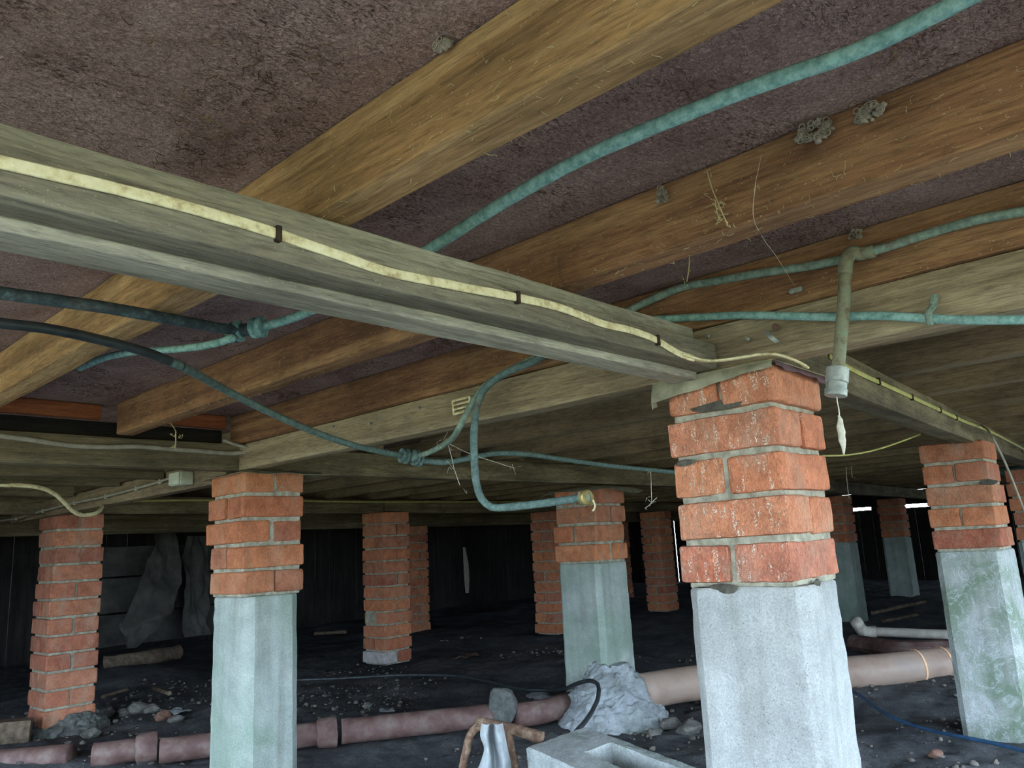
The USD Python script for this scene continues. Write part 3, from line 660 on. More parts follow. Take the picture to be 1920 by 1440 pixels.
pb = thing("copper_pipe", "green pipe along the third joist with an elbow and drop, dipping to a tee below", "pipe", (1.25, 0.5, 1.1))
Bp = [(1.252, Y0 + 0.06, 1.14), (1.252, -0.25, 1.14), (1.2540, 0.1011, 1.1448), (1.2540, 0.1451, 1.1435), (1.2540, 0.1972, 1.1498), (1.2540, 0.2611, 1.1499), (1.2520, 0.3299, 1.1458), (1.2510, 0.3701, 1.1453), (1.2520, 0.4299, 1.1478), (1.2540, 0.5408, 1.1629), (1.2540, 0.6326, 1.1725), (1.2540, 0.6817, 1.1776), (1.2520, 0.7450, 1.1717), (1.2500, 0.8318, 1.1562), (1.2450, 0.9372, 1.1327), (1.2350, 1.0471, 1.1093), (1.2260, 1.1179, 1.0936), (1.2200, 1.1874, 1.0681), (1.2160, 1.2282, 1.0294), (1.2140, 1.2595, 0.9912), (1.3501, 1.4561, 0.9851), (1.3671, 1.5481, 0.9721), (1.3739, 1.6169, 0.9718)]
part(pb, "pipe_run", tube(Bp, 0.0074, 12, 0.02, 0.0006), "verdigris_brown", smooth=True)
e0 = (1.2500, 0.3680, 1.1462)
part(pb, "elbow", tube([(1.2500, 0.3454, 1.1447), e0, (1.2380, 0.3761, 1.1475), (1.2320, 0.3849, 1.1343), (1.2280, 0.3874, 1.1118)], 0.0112, 14, 0.008, 0.0006), "old_pipe", smooth=True)
dt, db = (1.2280, 0.3870, 1.1144), (1.2050, 0.4130, 0.9525)
part(pb, "drop_pipe", tube([dt, (1.2220, 0.3942, 1.0640), (1.2130, 0.4040, 1.0043), db], 0.0098, 14, 0.02, 0.0007), "old_pipe", smooth=True, label="short vertical drop below the elbow")
dd = unit(dt, db)
part(pb, "end_fitting", lathe(db, dd, [(-0.012, 0.010), (-0.010, 0.0165), (0.012, 0.0172), (0.014, 0.0155), (0.022, 0.0152), (0.024, 0.0165), (0.034, 0.016), (0.036, 0.006)], 16, 0.0010), "zinc", smooth=35)
u1, u2 = (1.3568, 1.6277, 0.9736), (1.3952, 1.6177, 0.9670)
tee = part(pb, "tee_fitting", tube([u1, u2], 0.012, 12, 0.01, 0.0006), "verdigris_dull", smooth=40)
for m in (nut(u1, unit(u1, u2), 0.0195, 0.024), nut(u2, unit(u1, u2), 0.0205, 0.026), nut((1.3685, 1.5929, 0.9702), unit(u1, u2), 0.016, 0.018)):
    part(tee, "nut", m, "verdigris_dull", smooth=40)
part(pb, "left_pipe", tube([(0.2570, 1.2116, 1.0600), (0.2951, 1.2144, 1.0600), (0.3457, 1.2062, 1.0600), (0.4144, 1.2193, 1.0600), (0.4944, 1.2426, 1.0580), (0.5371, 1.2627, 1.0560), (0.5901, 1.2998, 1.0550)], 0.0079, 12, 0.02, 0.0005), "hose_black", smooth=True, label="dark lagged end of the pipe at the left edge")
part(pb, "left_pipe", tube([(0.5371, 1.2627, 1.0560), (0.5901, 1.2998, 1.0550), (0.7777, 1.4877, 1.0626), (0.9140, 1.5295, 1.0303), (1.0510, 1.5686, 1.0043), (1.1591, 1.5910, 0.9879), (1.2779, 1.6147, 0.9782), (1.3590, 1.6258, 0.9721)], 0.0078, 12, 0.02, 0.0005), "verdigris_dull", smooth=True)
part(pb, "right_pipe", tube([(1.3977, 1.6163, 0.9626), (1.4597, 1.5876, 0.9562), (1.5383, 1.5728, 0.9685), (1.6258, 1.5620, 0.9852), (1.7634, 1.5598, 0.9919), (1.9786, 1.5673, 0.9844), (2.2517, 1.5723, 0.9747), (2.5812, 1.5602, 0.9659), (2.8753, 1.5424, 0.9544)], 0.0080, 12, 0.03, 0.0005), "verdigris_dull", smooth=True)

pd = thing("copper_pipe", "hanging blue-green pipe bent in a deep J with a brass plug at its end", "pipe", (1.19, 1.0, 0.8))
Dp = [(1.2380, 0.9576, 1.1258), (1.2220, 0.9915, 1.1111), (1.2080, 1.0201, 1.0966), (1.1900, 1.0852, 1.0815), (1.1850, 1.1369, 1.0624), (1.1800, 1.1612, 1.0354), (1.1750, 1.1721, 0.9875), (1.1700, 1.1729, 0.9181), (1.1700, 1.1702, 0.8555), (1.1700, 1.1564, 0.8208), (1.1780, 1.1359, 0.8017), (1.1950, 1.1093, 0.7998), (1.2250, 1.0619, 0.8019), (1.2650, 1.0090, 0.8068), (1.2900, 0.9796, 0.8102)]
part(pd, "pipe_run", tube(Dp, 0.0082, 12, 0.015, 0.0006), "verdigris_dull", smooth=True)
f0, f1 = (1.2900, 0.9796, 0.8102), (1.3050, 0.9592, 0.8130)
part(pd, "end_socket", lathe(f0, unit(f0, f1), [(-0.012, 0.009), (-0.010, 0.0145), (0.012, 0.015), (0.014, 0.012)], 16, 0.0006), "old_pipe", smooth=35)
part(pd, "brass_plug", lathe(f0, unit((1.4, 1.3, 0.78), (1.25, 0.78, 0.74)), [(-0.010, 0.009), (-0.004, 0.0155), (0.012, 0.0165), (0.014, 0.014)], 16, 0.0005), "brass", smooth=35, label="brass plug closing the pipe")
part(pd, "drip_tag", tube([(1.2850, 0.9534, 0.8027), (1.2830, 0.9477, 0.7895), (1.2830, 0.9538, 0.7814)], 0.0022, 6, 0.004, 0.0006), "cable_cream", smooth=True)

pe = thing("copper_pipe", "straight bright turquoise pipe crossing the tan cross timber above the front pier", "pipe", (1.25, 0.4, 1.06))
Ep = [(1.2560, 0.9428, 1.1680), (1.2500, 0.7958, 1.1377), (1.2500, 0.6697, 1.1138), (1.2505, 0.5675, 1.0932), (1.2505, 0.4754, 1.0690), (1.2505, 0.4243, 1.0557), (1.2505, 0.3524, 1.0401), (1.2505, 0.2868, 1.0200), (1.2505, 0.2325, 1.0046), (1.2505, 0.1689, 0.9902), (1.2505, 0.1214, 0.9811), (1.248, -0.2, 0.99), (1.246, Y0 + 0.06, 0.985)]
part(pe, "pipe_run", tube(Ep, 0.0070, 12, 0.02, 0.0005), "verdigris", smooth=True)
k = (1.2505, 0.2833, 1.0192)
part(pe, "saddle_clip", join([tube([np.array(k) + (0.012, -0.008, 0.036), np.array(k) + (0.006, -0.004, 0.018), np.array(k) + (-0.004, 0, 0.010), np.array(k) + (-0.009, 0, 0.0), np.array(k) + (-0.004, 0.001, -0.009)], 0.0055, 8, 0.004, 0.0006)]), "verdigris_brown", smooth=40)

# ------------------------------------------------------------------ cables on the timbers
def flat_cable(pts, w, h, step=0.015):
    n = 12; t = np.arange(n) / n * 2 * math.pi
    prof = np.stack([np.sign(np.cos(t)) * np.abs(np.cos(t)) ** 0.7 * h / 2, np.sign(np.sin(t)) * np.abs(np.sin(t)) ** 0.5 * w / 2], 1)
    return sweep(spline(pts, step), prof, amp=0.0004, freq=70)
cb = thing("flat_cable", "flat cream twin cable clipped along the plank from the left edge to the front pier", "cable", (0.5, 0.67, 1.05))
part(cb, "cable_run", flat_cable([(0.1222, 0.6705, 1.0374), (0.1535, 0.6694, 1.0387), (0.1950, 0.6681, 1.0408), (0.2378, 0.6667, 1.0426), (0.3064, 0.6644, 1.0435), (0.3817, 0.6620, 1.0418), (0.4175, 0.6608, 1.0390), (0.4688, 0.6591, 1.0355), (0.5249, 0.6573, 1.0311), (0.5867, 0.6552, 1.0337), (0.6552, 0.6530, 1.0372), (0.7364, 0.6503, 1.0421), (0.8278, 0.6473, 1.0444), (0.9238, 0.6442, 1.0375), (0.9979, 0.6417, 1.0389), (1.0628, 0.6396, 1.0343), (1.0999, 0.6384, 1.0255), (1.1341, 0.6363, 1.0193), (1.1671, 0.6332, 1.0169)], 0.0118, 0.0046), "cable_cream", smooth=True)
part(cb, "cable_tail", flat_cable([(1.1324, 0.6353, 1.0188), (1.1653, 0.6323, 1.0165), (1.2180, 0.6305, 1.0189), (1.2280, 0.6054, 1.0172), (1.2400, 0.5715, 1.0177), (1.2460, 0.5359, 1.0160), (1.2520, 0.5114, 1.0081), (1.2620, 0.4899, 0.9942), (1.2850, 0.4891, 0.9898)], 0.0046, 0.011), "cable_cream", smooth=True, label="end of the cable curling over the pier cap on its edge")
for c in ((0.3934, 0.6606, 1.0405), (0.7404, 0.6492, 1.0419), (1.0657, 0.6385, 1.0337)):
    part(cb, "cable_clip", box(np.array(c) - (0.003, 0.004, 0.0085), np.array(c) + (0.003, 0.004, 0.0085), 0.001), "clip_black")
cr = thing("flat_cable", "flat olive-yellow cable along the bearer between the front pier and the right-hand pier", "cable", (2.0, 0.57, 1.06))
part(cr, "cable_run", flat_cable([(1.6099, 0.5627, 1.0707), (1.7156, 0.5687, 1.0658), (1.8550, 0.5766, 1.0634), (2.0394, 0.5870, 1.0642), (2.3147, 0.6026, 1.0645), (2.6570, 0.6220, 1.0648), (3.0944, 0.6467, 1.0653), (3.5509, 0.6726, 1.0737), (4.1246, 0.7050, 1.0711), (4.7677, 0.7414, 1.0606), (4.6, 0.728, 1.05), (5.4, 0.772, 1.05)], 0.0115, 0.005, 0.03), "cable_olive", smooth=True)
for c in ((1.9781, 0.5825, 1.0655), (2.3098, 0.6013, 1.0637), (2.6751, 0.6220, 1.0648), (2.9268, 0.6362, 1.0647)):
    part(cr, "cable_clip", box(np.array(c) - (0.004, 0.004, 0.0085), np.array(c) + (0.004, 0.004, 0.0085), 0.001), "clip_black")
solo("thin_wire", tube([(3.4090, 0.6605, 1.0802), (3.0000, 0.5541, 0.9882), (3.0371, 0.5384, 0.9059), (3.0766, 0.5260, 0.8045), (3.1154, 0.5159, 0.6979)], 0.0035, 6, 0.03), "cable_grey", "thin loose wire drooping past the right-hand pier at the right edge", "wire")
solo("thin_wire", tube([(2.4675, 0.9293, 0.9467), (2.5754, 0.8847, 0.9502), (2.6842, 0.8354, 0.9657), (2.8051, 0.7669, 0.9998), (2.8550, 0.7367, 1.0171)], 0.003, 6, 0.03), "cable_olive", "thin sagging wire behind the front pier, running under the right-hand bearer", "wire")

g1 = thing("grey_cable", "thick grey cable sagging along the far-left bearer to the knot of wires", "cable", (0.8, 2.4, 1.07))
part(g1, "cable_run", tube([(0.5558, 2.3980, 1.0843), (0.6047, 2.3980, 1.0805), (0.6813, 2.3980, 1.0738), (0.7760, 2.3980, 1.0646), (0.8763, 2.3980, 1.0657), (0.9674, 2.3980, 1.0725), (1.0644, 2.3980, 1.0697), (1.1674, 2.3980, 1.0685), (1.2727, 2.3900, 1.0660), (1.3322, 2.3600, 1.0780), (1.3635, 2.3300, 1.0957), (1.3911, 2.3100, 1.1128)], 0.0075, 8, 0.03), "cable_grey", smooth=True)
for pts in ([(1.2283, 2.3850, 1.1068), (1.2802, 2.3700, 1.0887), (1.3402, 2.3400, 1.0778), (1.3578, 2.3200, 1.0834)], [(1.3910, 2.3100, 1.1164), (1.3607, 2.3250, 1.0878), (1.3521, 2.3400, 1.0642), (1.3507, 2.3500, 1.0208)], [(1.3712, 2.3100, 1.1115), (1.3264, 2.3500, 1.0853), (1.2955, 2.3800, 1.0695)]):
    part(g1, "loose_strand", tube(pts, 0.006, 7, 0.02), "cable_grey", smooth=True)
jb = thing("junction_box", "small pale plastic junction box under the far-left bearer, a white cable leading into it", "box", (1.1639, 2.5152, 0.9927))
c = np.array((1.2870, 2.7982, 1.0210))
v, f = rbox((0.05, 0.085, 0.05), 0.006, (2, 2, 2), 0.0005)
part(jb, "box_body", (v + c, f), "box_plastic")
part(jb, "box_lid", box(c - (0.031, 0.040, 0.022), c - (0.023, -0.040, -0.022), 0.003), "box_plastic")
wc = thing("white_cable", "thin white cable clipped along the sloping timber from the far left to the junction box", "cable", (1.31, 3.5, 1.02))
W = [(1.3050, 5.2441, 1.0076), (1.3050, 4.7615, 0.9991), (1.3050, 4.3472, 1.0104), (1.3050, 3.9155, 1.0176), (1.3050, 3.5533, 1.0179), (1.3030, 3.2371, 1.0246), (1.3000, 3.0105, 1.0313), (1.2970, 2.9040, 1.0373)]
part(wc, "cable_run", tube(W, 0.0058, 7, 0.04), "cable_grey", smooth=True)
for w in W[1:-1]:
    part(wc, "cable_clip", box(np.array(w) - (0.004, 0.007, 0.009), np.array(w) + (0.004, 0.007, 0.009), 0.002), "box_plastic")
lc = solo("loose_cable", tube([(0.7809, 3.4548, 1.0562), (0.8773, 3.4267, 1.0477), (0.9692, 3.4023, 1.0434), (1.0368, 3.4082, 1.0286), (1.0939, 3.4314, 0.9955), (1.1459, 3.4629, 0.9533), (1.1961, 3.4891, 0.9354), (1.2448, 3.4940, 0.9420), (1.2723, 3.5199, 0.9568), (1.3243, 3.6364, 0.9854)], 0.0085, 8, 0.03), "cable_cream", "tan cable looping down over the top of the far-left brick pier", "cable")
solo("thin_wire", tube([(1.7241, 4.3100, 1.0570), (1.9534, 4.3100, 1.0641), (2.1445, 4.3100, 1.0654), (2.4379, 4.3100, 1.0736), (2.9001, 4.3300, 1.0649), (3.2448, 4.3400, 1.0640), (3.8364, 4.3600, 1.0684), (5.0777, 4.4000, 1.0776)], 0.006, 6, 0.06), "cable_olive", "thin pale wire along the top of the bearer over the tall brick piers", "wire")
solo("grey_pipe", tube([(5.9000, 1.1768, 1.0238), (5.9000, 1.0692, 1.0269), (5.9000, 0.9506, 1.0251), (5.9000, 0.8356, 1.0234)], 0.026, 12, 0.05), "verdigris_dull", "grey-green pipe passing behind the right-hand pier at the right edge", "pipe")

# ------------------------------------------------------------------ small fixings, nests and webs
def nest(name, label, c, size, nrm, n, seed):
    """cluster of mud cells stuck on a surface"""
    g = np.random.default_rng(seed); c = np.array(c, float); nrm = np.array(nrm, float)
    d, s, u = frame(nrm, (0, 0, 1))
    ms = []
    for k in range(n):
        a, b = g.uniform(-1, 1, 2)
        if a * a + b * b > 1: a, b = a * .6, b * .6
        r = g.uniform(0.0022, 0.0048)
        m = rock((0, 0, 0), (r, r * 1.1, r), int(seed * 31 + k), 1, 0.5, 3.0)
        ms.append((m[0] + c + s * a * size[0] + u * b * size[1] + d * g.uniform(0, size[2]), m[1]))
    # a few open cell rims
    for k in range(max(3, n // 3)):
        a, b = g.uniform(-0.8, 0.8, 2)
        t = np.arange(11) / 10 * 2 * math.pi
        q = c + s * a * size[0] + u * b * size[1] + d * (size[2] + 0.003)
        ms.append(tube([q + s * math.cos(x) * 0.0034 + u * math.sin(x) * 0.0034 for x in t], 0.0008, 5, 0.004, 0.0005))
    solo(name, join(ms), "mud_nest", label, "nest", smooth=60)
nest("mud_nest", "larger grey mud wasp nest high on the second joist's side", (0.8720, 0.2846, 1.1768), (0.022, 0.013, 0.006), (-1, 0, 0), 55, 1)
nest("mud_nest", "smaller flat mud wasp nest to the right of the larger one on the second joist", (0.8730, 0.2234, 1.1762), (0.018, 0.009, 0.004), (-1, 0, 0), 40, 2)
nest("mud_nest", "little lump of mud cells on the second joist, lower left of the two nests", (0.8720, 0.4937, 1.1716), (0.008, 0.012, 0.006), (-1, 0, 0), 16, 3)
nest("mud_nest", "tiny pale mud lump where the first joist meets the floor board", (0.4590, 0.4780, 1.1901), (0.008, 0.006, 0.005), (-1, 0, 0), 10, 4)
nest("mud_nest", "small bluish mud cells on the third joist under the right-hand nests", (1.2620, 0.3728, 1.1835), (0.012, 0.008, 0.004), (-1, 0, 0), 10, 5)

def strands(name, label, lines, r, mat, cat="cobweb", extra=0, seed=0, spread=0.006, kind=None):
    g = np.random.default_rng(seed); ms = []
    for L in lines:
        L = [np.array(p, float) for p in L]
        ms.append(tube(L, r, 5, 0.006, r * 0.8, seed))
        for _ in range(extra):
            q = L[g.integers(len(L))] + g.normal(0, spread, 3)
            ms.append(tube([q, q + g.normal(0, spread, 3), q + g.normal(0, spread * 1.4, 3)], r * 0.5, 4, 0.004))
    solo(name, join(ms), mat, label, cat, kind=kind, smooth=True)
strands("cobweb_wisp", "straw-coloured ball of cobweb hanging from the second joist near its middle", [[(0.8680, 0.4242, 1.1794), (0.8620, 0.4167, 1.1503), (0.8580, 0.4086, 1.1245), (0.8600, 0.4022, 1.1015), (0.8620, 0.4011, 1.0946)], [(0.8660, 0.4171, 1.1393), (0.8600, 0.4129, 1.1158), (0.8620, 0.4101, 1.1047)]], 0.0009, "cobweb", extra=12, seed=1, spread=0.003)
strands("cobweb_wisp", "dried wisp hanging from the second joist onto the thin green pipe", [[(0.9500, 0.5062, 1.1206), (0.9700, 0.5173, 1.1096), (0.9800, 0.5251, 1.0995), (0.9900, 0.5348, 1.0880)]], 0.0009, "cobweb", extra=12, seed=2, spread=0.002)
strands("cobweb_thread", "long fine cobweb thread slanting down across the second joist", [[(0.8660, 0.3499, 1.1729), (0.8400, 0.3519, 1.1230), (0.8600, 0.3670, 1.1001), (0.9500, 0.3964, 1.1027), (1.1000, 0.4422, 1.1276), (1.2550, 0.4807, 1.1273)]], 0.00035, "cobweb_pale")
a, b, c = (1.2000, 0.4160, 0.9224), (1.2000, 0.4169, 0.8862), (1.2000, 0.4178, 0.8391)
cw = thing("cobweb_wisp", "ragged pale cobweb hanging below the capped drop pipe", "cobweb", a)
part(cw, "thread", tube([a, (1.2000, 0.4169, 0.9043), b], 0.0011, 5, 0.006, 0.0012), "cobweb_pale", smooth=True)
v, f = lathe(b, unit(b, c), [(-0.004, 0.001), (0.004, 0.0035), (0.014, 0.0052), (0.024, 0.0046), (0.034, 0.0050), (0.046, 0.0030), (0.056, 0.0008)], 12)
v = v + 0.009 * (np.stack([meshkit.fbm(v * 130 + 9.1 * (q + 1), 3) for q in range(3)], 1) - 0.5)
part(cw, "web_clump", (v, f), "cobweb_pale", smooth=50)
strands("cobweb_wisp", "dusty cobweb hanging from the second joist's far end over the left bearer", [[(0.9438, 2.1255, 1.1000), (0.8948, 1.9878, 1.0484), (0.9058, 2.0156, 1.0176)]], 0.0018, "cobweb", extra=8, seed=4, spread=0.004)
strands("cobweb_thread", "pair of thin threads dangling below the second tee", [[(1.3523, 1.4521, 0.9902), (1.3690, 1.4576, 0.9616), (1.3803, 1.4578, 0.9208), (1.3943, 1.4549, 0.8799)], [(1.3506, 1.4543, 0.9890), (1.4716, 1.4935, 0.9709), (1.6332, 1.4778, 0.9349)]], 0.0009, "cobweb_pale", extra=6, seed=5, spread=0.008)
strands("cobweb_wisp", "small white wisp caught in the dark gap left of the front pier", [[(2.4973, 1.5626, 0.8650), (2.4871, 1.5783, 0.8505), (2.4805, 1.5891, 0.8396), (2.4723, 1.6009, 0.8307)], [(2.4873, 1.5787, 0.8486), (2.4766, 1.5867, 0.8608)], [(2.4708, 1.5605, 0.9661), (2.4785, 1.5688, 0.9122), (2.4871, 1.5783, 0.8505)]], 0.0013, "cobweb_pale", extra=4, seed=6, spread=0.004)
strands("cobweb_thread", "two short threads hanging in the gap right of the front pier", [[(4.6890, 1.6343, 1.1000), (5.1483, 1.7896, 1.1228), (5.1648, 1.8026, 1.0219), (5.1879, 1.8135, 0.9039)], [(4.8581, 1.6571, 1.1000), (5.1731, 1.7668, 1.1076), (5.1860, 1.7744, 1.0369)]], 0.003, "cobweb_pale", extra=4, seed=7, spread=0.006)

# white plastic fixing plate with three slots, and other small hardware on the cross timber
x0 = 1.262
pl = thing("fixing_plate", "cream plastic plate with three slots on the tan cross timber behind the bent pipes", "plate", (1.2620, 1.3012, 1.0491))
pc = [(1.2700, 1.3381, 1.0688), (1.2700, 1.2794, 1.0694), (1.2700, 1.2811, 1.0390), (1.2700, 1.3361, 1.0359)]
for a, b in ((0, 1), (3, 2), (0, 3), (1, 2)):
    part(pl, "plate_rail", tube([pc[a], pc[b]], 0.0032, 6, 0.01, 0.0006), "cable_cream")
for t in (0.34, 0.67):
    part(pl, "plate_rib", tube([np.array(pc[0]) * (1 - t) + np.array(pc[3]) * t, np.array(pc[1]) * (1 - t) + np.array(pc[2]) * t], 0.0026, 6, 0.01, 0.0006), "cable_cream")
c = np.array((1.2580, 0.5262, 1.0457))
cl2 = thing("pipe_clip", "bent grey metal pipe clip on the tan timber just above the front pier cap", "clip", c)
part(cl2, "clip_strap", sheet(np.stack([np.stack([c + (-(0.004 + 0.008 * math.sin(t * 2.6)), 0.012 - 0.02 * t + s, 0.012 - 0.024 * t) for s in (-0.005, 0.005)]) for t in np.linspace(0, 1, 12)]), 0.0016), "zinc")
part(cl2, "clip_screw", lathe(c + (-0.002, -0.006, 0.016), (-1, 0, 0), [(0, 0.006), (0.004, 0.006), (0.005, 0.003)], 10), "rust")
c = np.array((1.2680, 0.4836, 1.1195))
part(thing("pipe_clip", "small tarnished clip nailed on the third joist above the turquoise pipe", "clip", c), "clip_body", join([box(c - (0.004, 0.012, 0.004), c + (0.003, 0.004, 0.005), 0.002), lathe(c + (0, 0.006, 0), (-1, 0, 0), [(0, 0.005), (0.005, 0.005), (0.006, 0.003)], 10)]), "zinc")
for px, lab in (((1.2620, 0.5758, 1.0545), "nail head left of the bent clip on the tan timber"), ((1.2620, 0.6502, 1.0760), "small pale nail head where the plank ends at the tan timber"), ((1.2850, 1.6835, 1.0650), "dark bolt in the tan cross timber near the left pipe"), ((1.2900, 1.8613, 1.0817), "pale nail in the tan cross timber far left"), ((1.2830, 1.4781, 1.0751), "white-headed nail left of the cream slotted plate")):
    solo("nail", lathe(np.array(px) + (0.003, 0, 0), (-1, 0, 0), [(0, 0.0035), (0.004, 0.004), (0.006, 0.0025)], 8), "zinc", lab, "nail")

# fine debris: hair-like rootlets felted on the boards, straw on the joists
def hairs(n, place, r, mat, name, label, seed, length=(0.008, 0.03)):
    g = np.random.default_rng(seed); ms = []
    tri = circle(1, 3)
    while len(ms) < n:
        q = place(g)
        if q is None: continue
        p, du, dv, nn = q
        a = g.uniform(0, 2 * math.pi); L = g.uniform(*length) * g.uniform(0.4, 1)
        pts = [p]
        for _ in range(4):
            a += g.normal(0, 0.55)
            pts.append(pts[-1] + (du * math.cos(a) + dv * math.sin(a)) * L / 4 + nn * g.uniform(-0.0005, 0.0016))
        ms.append(sweep(np.array(pts), tri * r * g.uniform(0.6, 1.3), up=(0.3, 0.2, 1)))
    solo(name, join(ms), mat, label, "debris", kind="stuff", smooth=True)
ex, ey, ez = np.eye(3)
def on_ceiling(g):
    p = np.array([g.uniform(0.02, 2.6), g.uniform(0.0, 2.3), CZ - 0.0015])
    if meshkit.fbm(p[None] * np.array([5, 5, 1]) + 2.0, 3)[0] + g.normal(0, 0.035) < 0.585: return None
    if any(abs(p[0] - x) < 0.035 for x in JX[:6]): return None
    return p, ex, ey, -ez
hairs(9000, on_ceiling, 0.0005, "rootlets", "rootlet_fibres", "dark hair-like rootlets felted on the purple-brown floor boards overhead", 5, (0.005, 0.022))
def on_joist(g):
    k = g.choice(3, p=[0.35, 0.5, 0.15]); x = JX[k]
    y = g.uniform(0.05, 2.2)
    if g.random() < 0.45: return np.array([x - 0.0265, y, 1.099 + abs(g.normal(0, 0.028))]), ey, ez, -ex
    return np.array([g.uniform(x - 0.024, x + 0.024), y, 1.0985]), ex, ey, -ez
hairs(750, on_joist, 0.0004, "cobweb", "straw_fibres", "pale straw-like fibres clinging to the undersides of the front joists", 6, (0.004, 0.02))

# ------------------------------------------------------------------ on the ground: clay pipes
def clay_pipe(label, pts, r, socket, mat="terracotta", group=None, half=None):
    pts = [np.array(p, float) for p in pts]
    t = thing("clay_pipe", label, "drain pipe", (pts[0] + pts[-1]) / 2, group)
    part(t, "pipe_barrel", tube(pts, r, 20, 0.04, 0.004, 1, 9.0), mat, smooth=True)
    if socket:
        d = unit(pts[-2], pts[-1])
        part(t, "pipe_socket", lathe(pts[-1] - d * 0.015, d, [(0, r), (0.012, r * 1.22), (0.075, r * 1.28), (0.082, r * 1.24), (0.083, r * 0.98)], 20, 0.004, 3), mat, smooth=35)
    return t
clay_pipe("short pale end of clay drain pipe at the bottom left corner", [(1.0064, 3.8415, -0.0150), (1.1334, 3.6964, -0.0100), (1.2416, 3.5830, -0.0050)], 0.045, False)
clay_pipe("half-buried clay drain pipe in front of the far-left brick pier", [(1.2913, 3.4991, -0.0050), (1.3646, 3.4530, -0.0050), (1.4371, 3.4174, -0.0020)], 0.046, True)
clay_pipe("clay drain pipe passing behind the left concrete stump", [(1.4738, 3.3147, -0.0050), (1.6459, 3.2157, -0.0050), (1.8095, 3.0864, -0.0050), (1.9937, 2.9798, -0.0050)], 0.048, True)
clay_pipe("long reddish clay drain pipe left of the mortar-capped joint", [(2.0587, 2.9207, -0.0050), (2.2457, 2.7999, -0.0050), (2.4393, 2.6748, -0.0050), (2.6066, 2.5623, -0.0050)], 0.049, True)
clay_pipe("clay drain pipe between the mortar-capped joint and the mortar mound", [(2.6443, 2.4692, -0.0050), (2.7929, 2.4275, -0.0080), (3.0122, 2.4336, -0.0080), (3.2189, 2.4797, -0.0080)], 0.051, False)
solo("mortar_lump", rock((2.6239, 2.5219, 0.0200), (0.062, 0.07, 0.088), 21, 3, 0.3, 1.6), "grey_mud", "grey lump of mortar capping the joint of the clay drain", "mortar")
pv = thing("drain_pipe", "thick pinkish plastic drain pipe running behind the front pier to the right-hand pier", "drain pipe", (3.8, 1.6, 0.0))
Pp = [(3.1206, 2.1418, 0.0400), (3.2546, 2.1014, 0.0400), (3.4229, 2.0304, 0.0400), (3.7435, 1.7788, 0.0400), (3.9737, 1.4819, 0.0400), (4.1849, 1.3027, 0.0450), (4.3759, 1.1377, 0.0500), (4.6402, 0.9839, 0.0500)]
part(pv, "pipe_barrel", tube(Pp, 0.0775, 28, 0.05, 0.002, 2, 5.0), "pvc_pipe", smooth=True)
pp = spline(Pp, 0.004)
for t in ((4.2272, 1.2760, 0.0455), (4.3318, 1.1933, 0.0480)):  # two stripes of sunlight, built as thin pale rings on the pipe
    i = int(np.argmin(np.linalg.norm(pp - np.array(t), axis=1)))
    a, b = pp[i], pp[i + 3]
    part(pv, "pipe_band", lathe(a, unit(a, b), [(0, 0.078), (0.001, 0.0815), (0.010, 0.0815), (0.011, 0.078)], 28), "sun_stripe", smooth=35, label="stripe of sunlight on the pipe, modelled as a pale narrow band")

def mound(c, r0, r1, h, z0, seed):
    n, m = 130, 64
    vs = []
    for i in range(m):
        t = i / (m - 1); rad = r0 + (r1 - r0) * t ** 1.15
        a = np.arange(n) / n * 2 * math.pi
        vs.append(np.column_stack([c[0] + np.cos(a) * rad, c[1] + np.sin(a) * rad, np.full(n, z0 + h * t)]))
    v = np.vstack(vs + [[[c[0], c[1], z0]], [[c[0], c[1], z0 + h]]])
    d = np.stack([meshkit.fbm(v * 11 + 5 * k + seed, 4) for k in range(3)], 1) - 0.5
    v = v + d * np.array([0.06, 0.06, 0.04]) + (np.stack([meshkit.fbm(v * 34 + 3 * k + seed, 3) for k in range(3)], 1) - 0.5) * 0.030 + (np.stack([meshkit.noise(v * 70 + 5 * k) for k in range(3)], 1) - 0.5) * 0.012
    fs = []; a, b = np.arange(n), (np.arange(n) + 1) % n
    for i in range(m - 1):
        fs += [np.stack([a + i * n, b + i * n, b + i * n + n], 1), np.stack([a + i * n, b + i * n + n, a + i * n + n], 1)]
    k = (m - 1) * n
    fs += [np.stack([np.full(n, len(v) - 2), b, a], 1), np.stack([np.full(n, len(v) - 1), a + k, b + k], 1)]
    return v, np.vstack(fs)
solo("mortar_mound", mound((3.065, 2.25), 0.285, 0.085, 0.30, -0.13, 4), "concrete_mound", "rough heap of mortar at the foot of the pier where the drain pipes meet", "mortar mound", smooth=40)
solo("mortar_mound", mound((1.52, 4.48), 0.22, 0.12, 0.12, -0.10, 9), "grey_mud", "spilled mortar and earth around the foot of the far-left brick pier", "mortar mound", smooth=40)

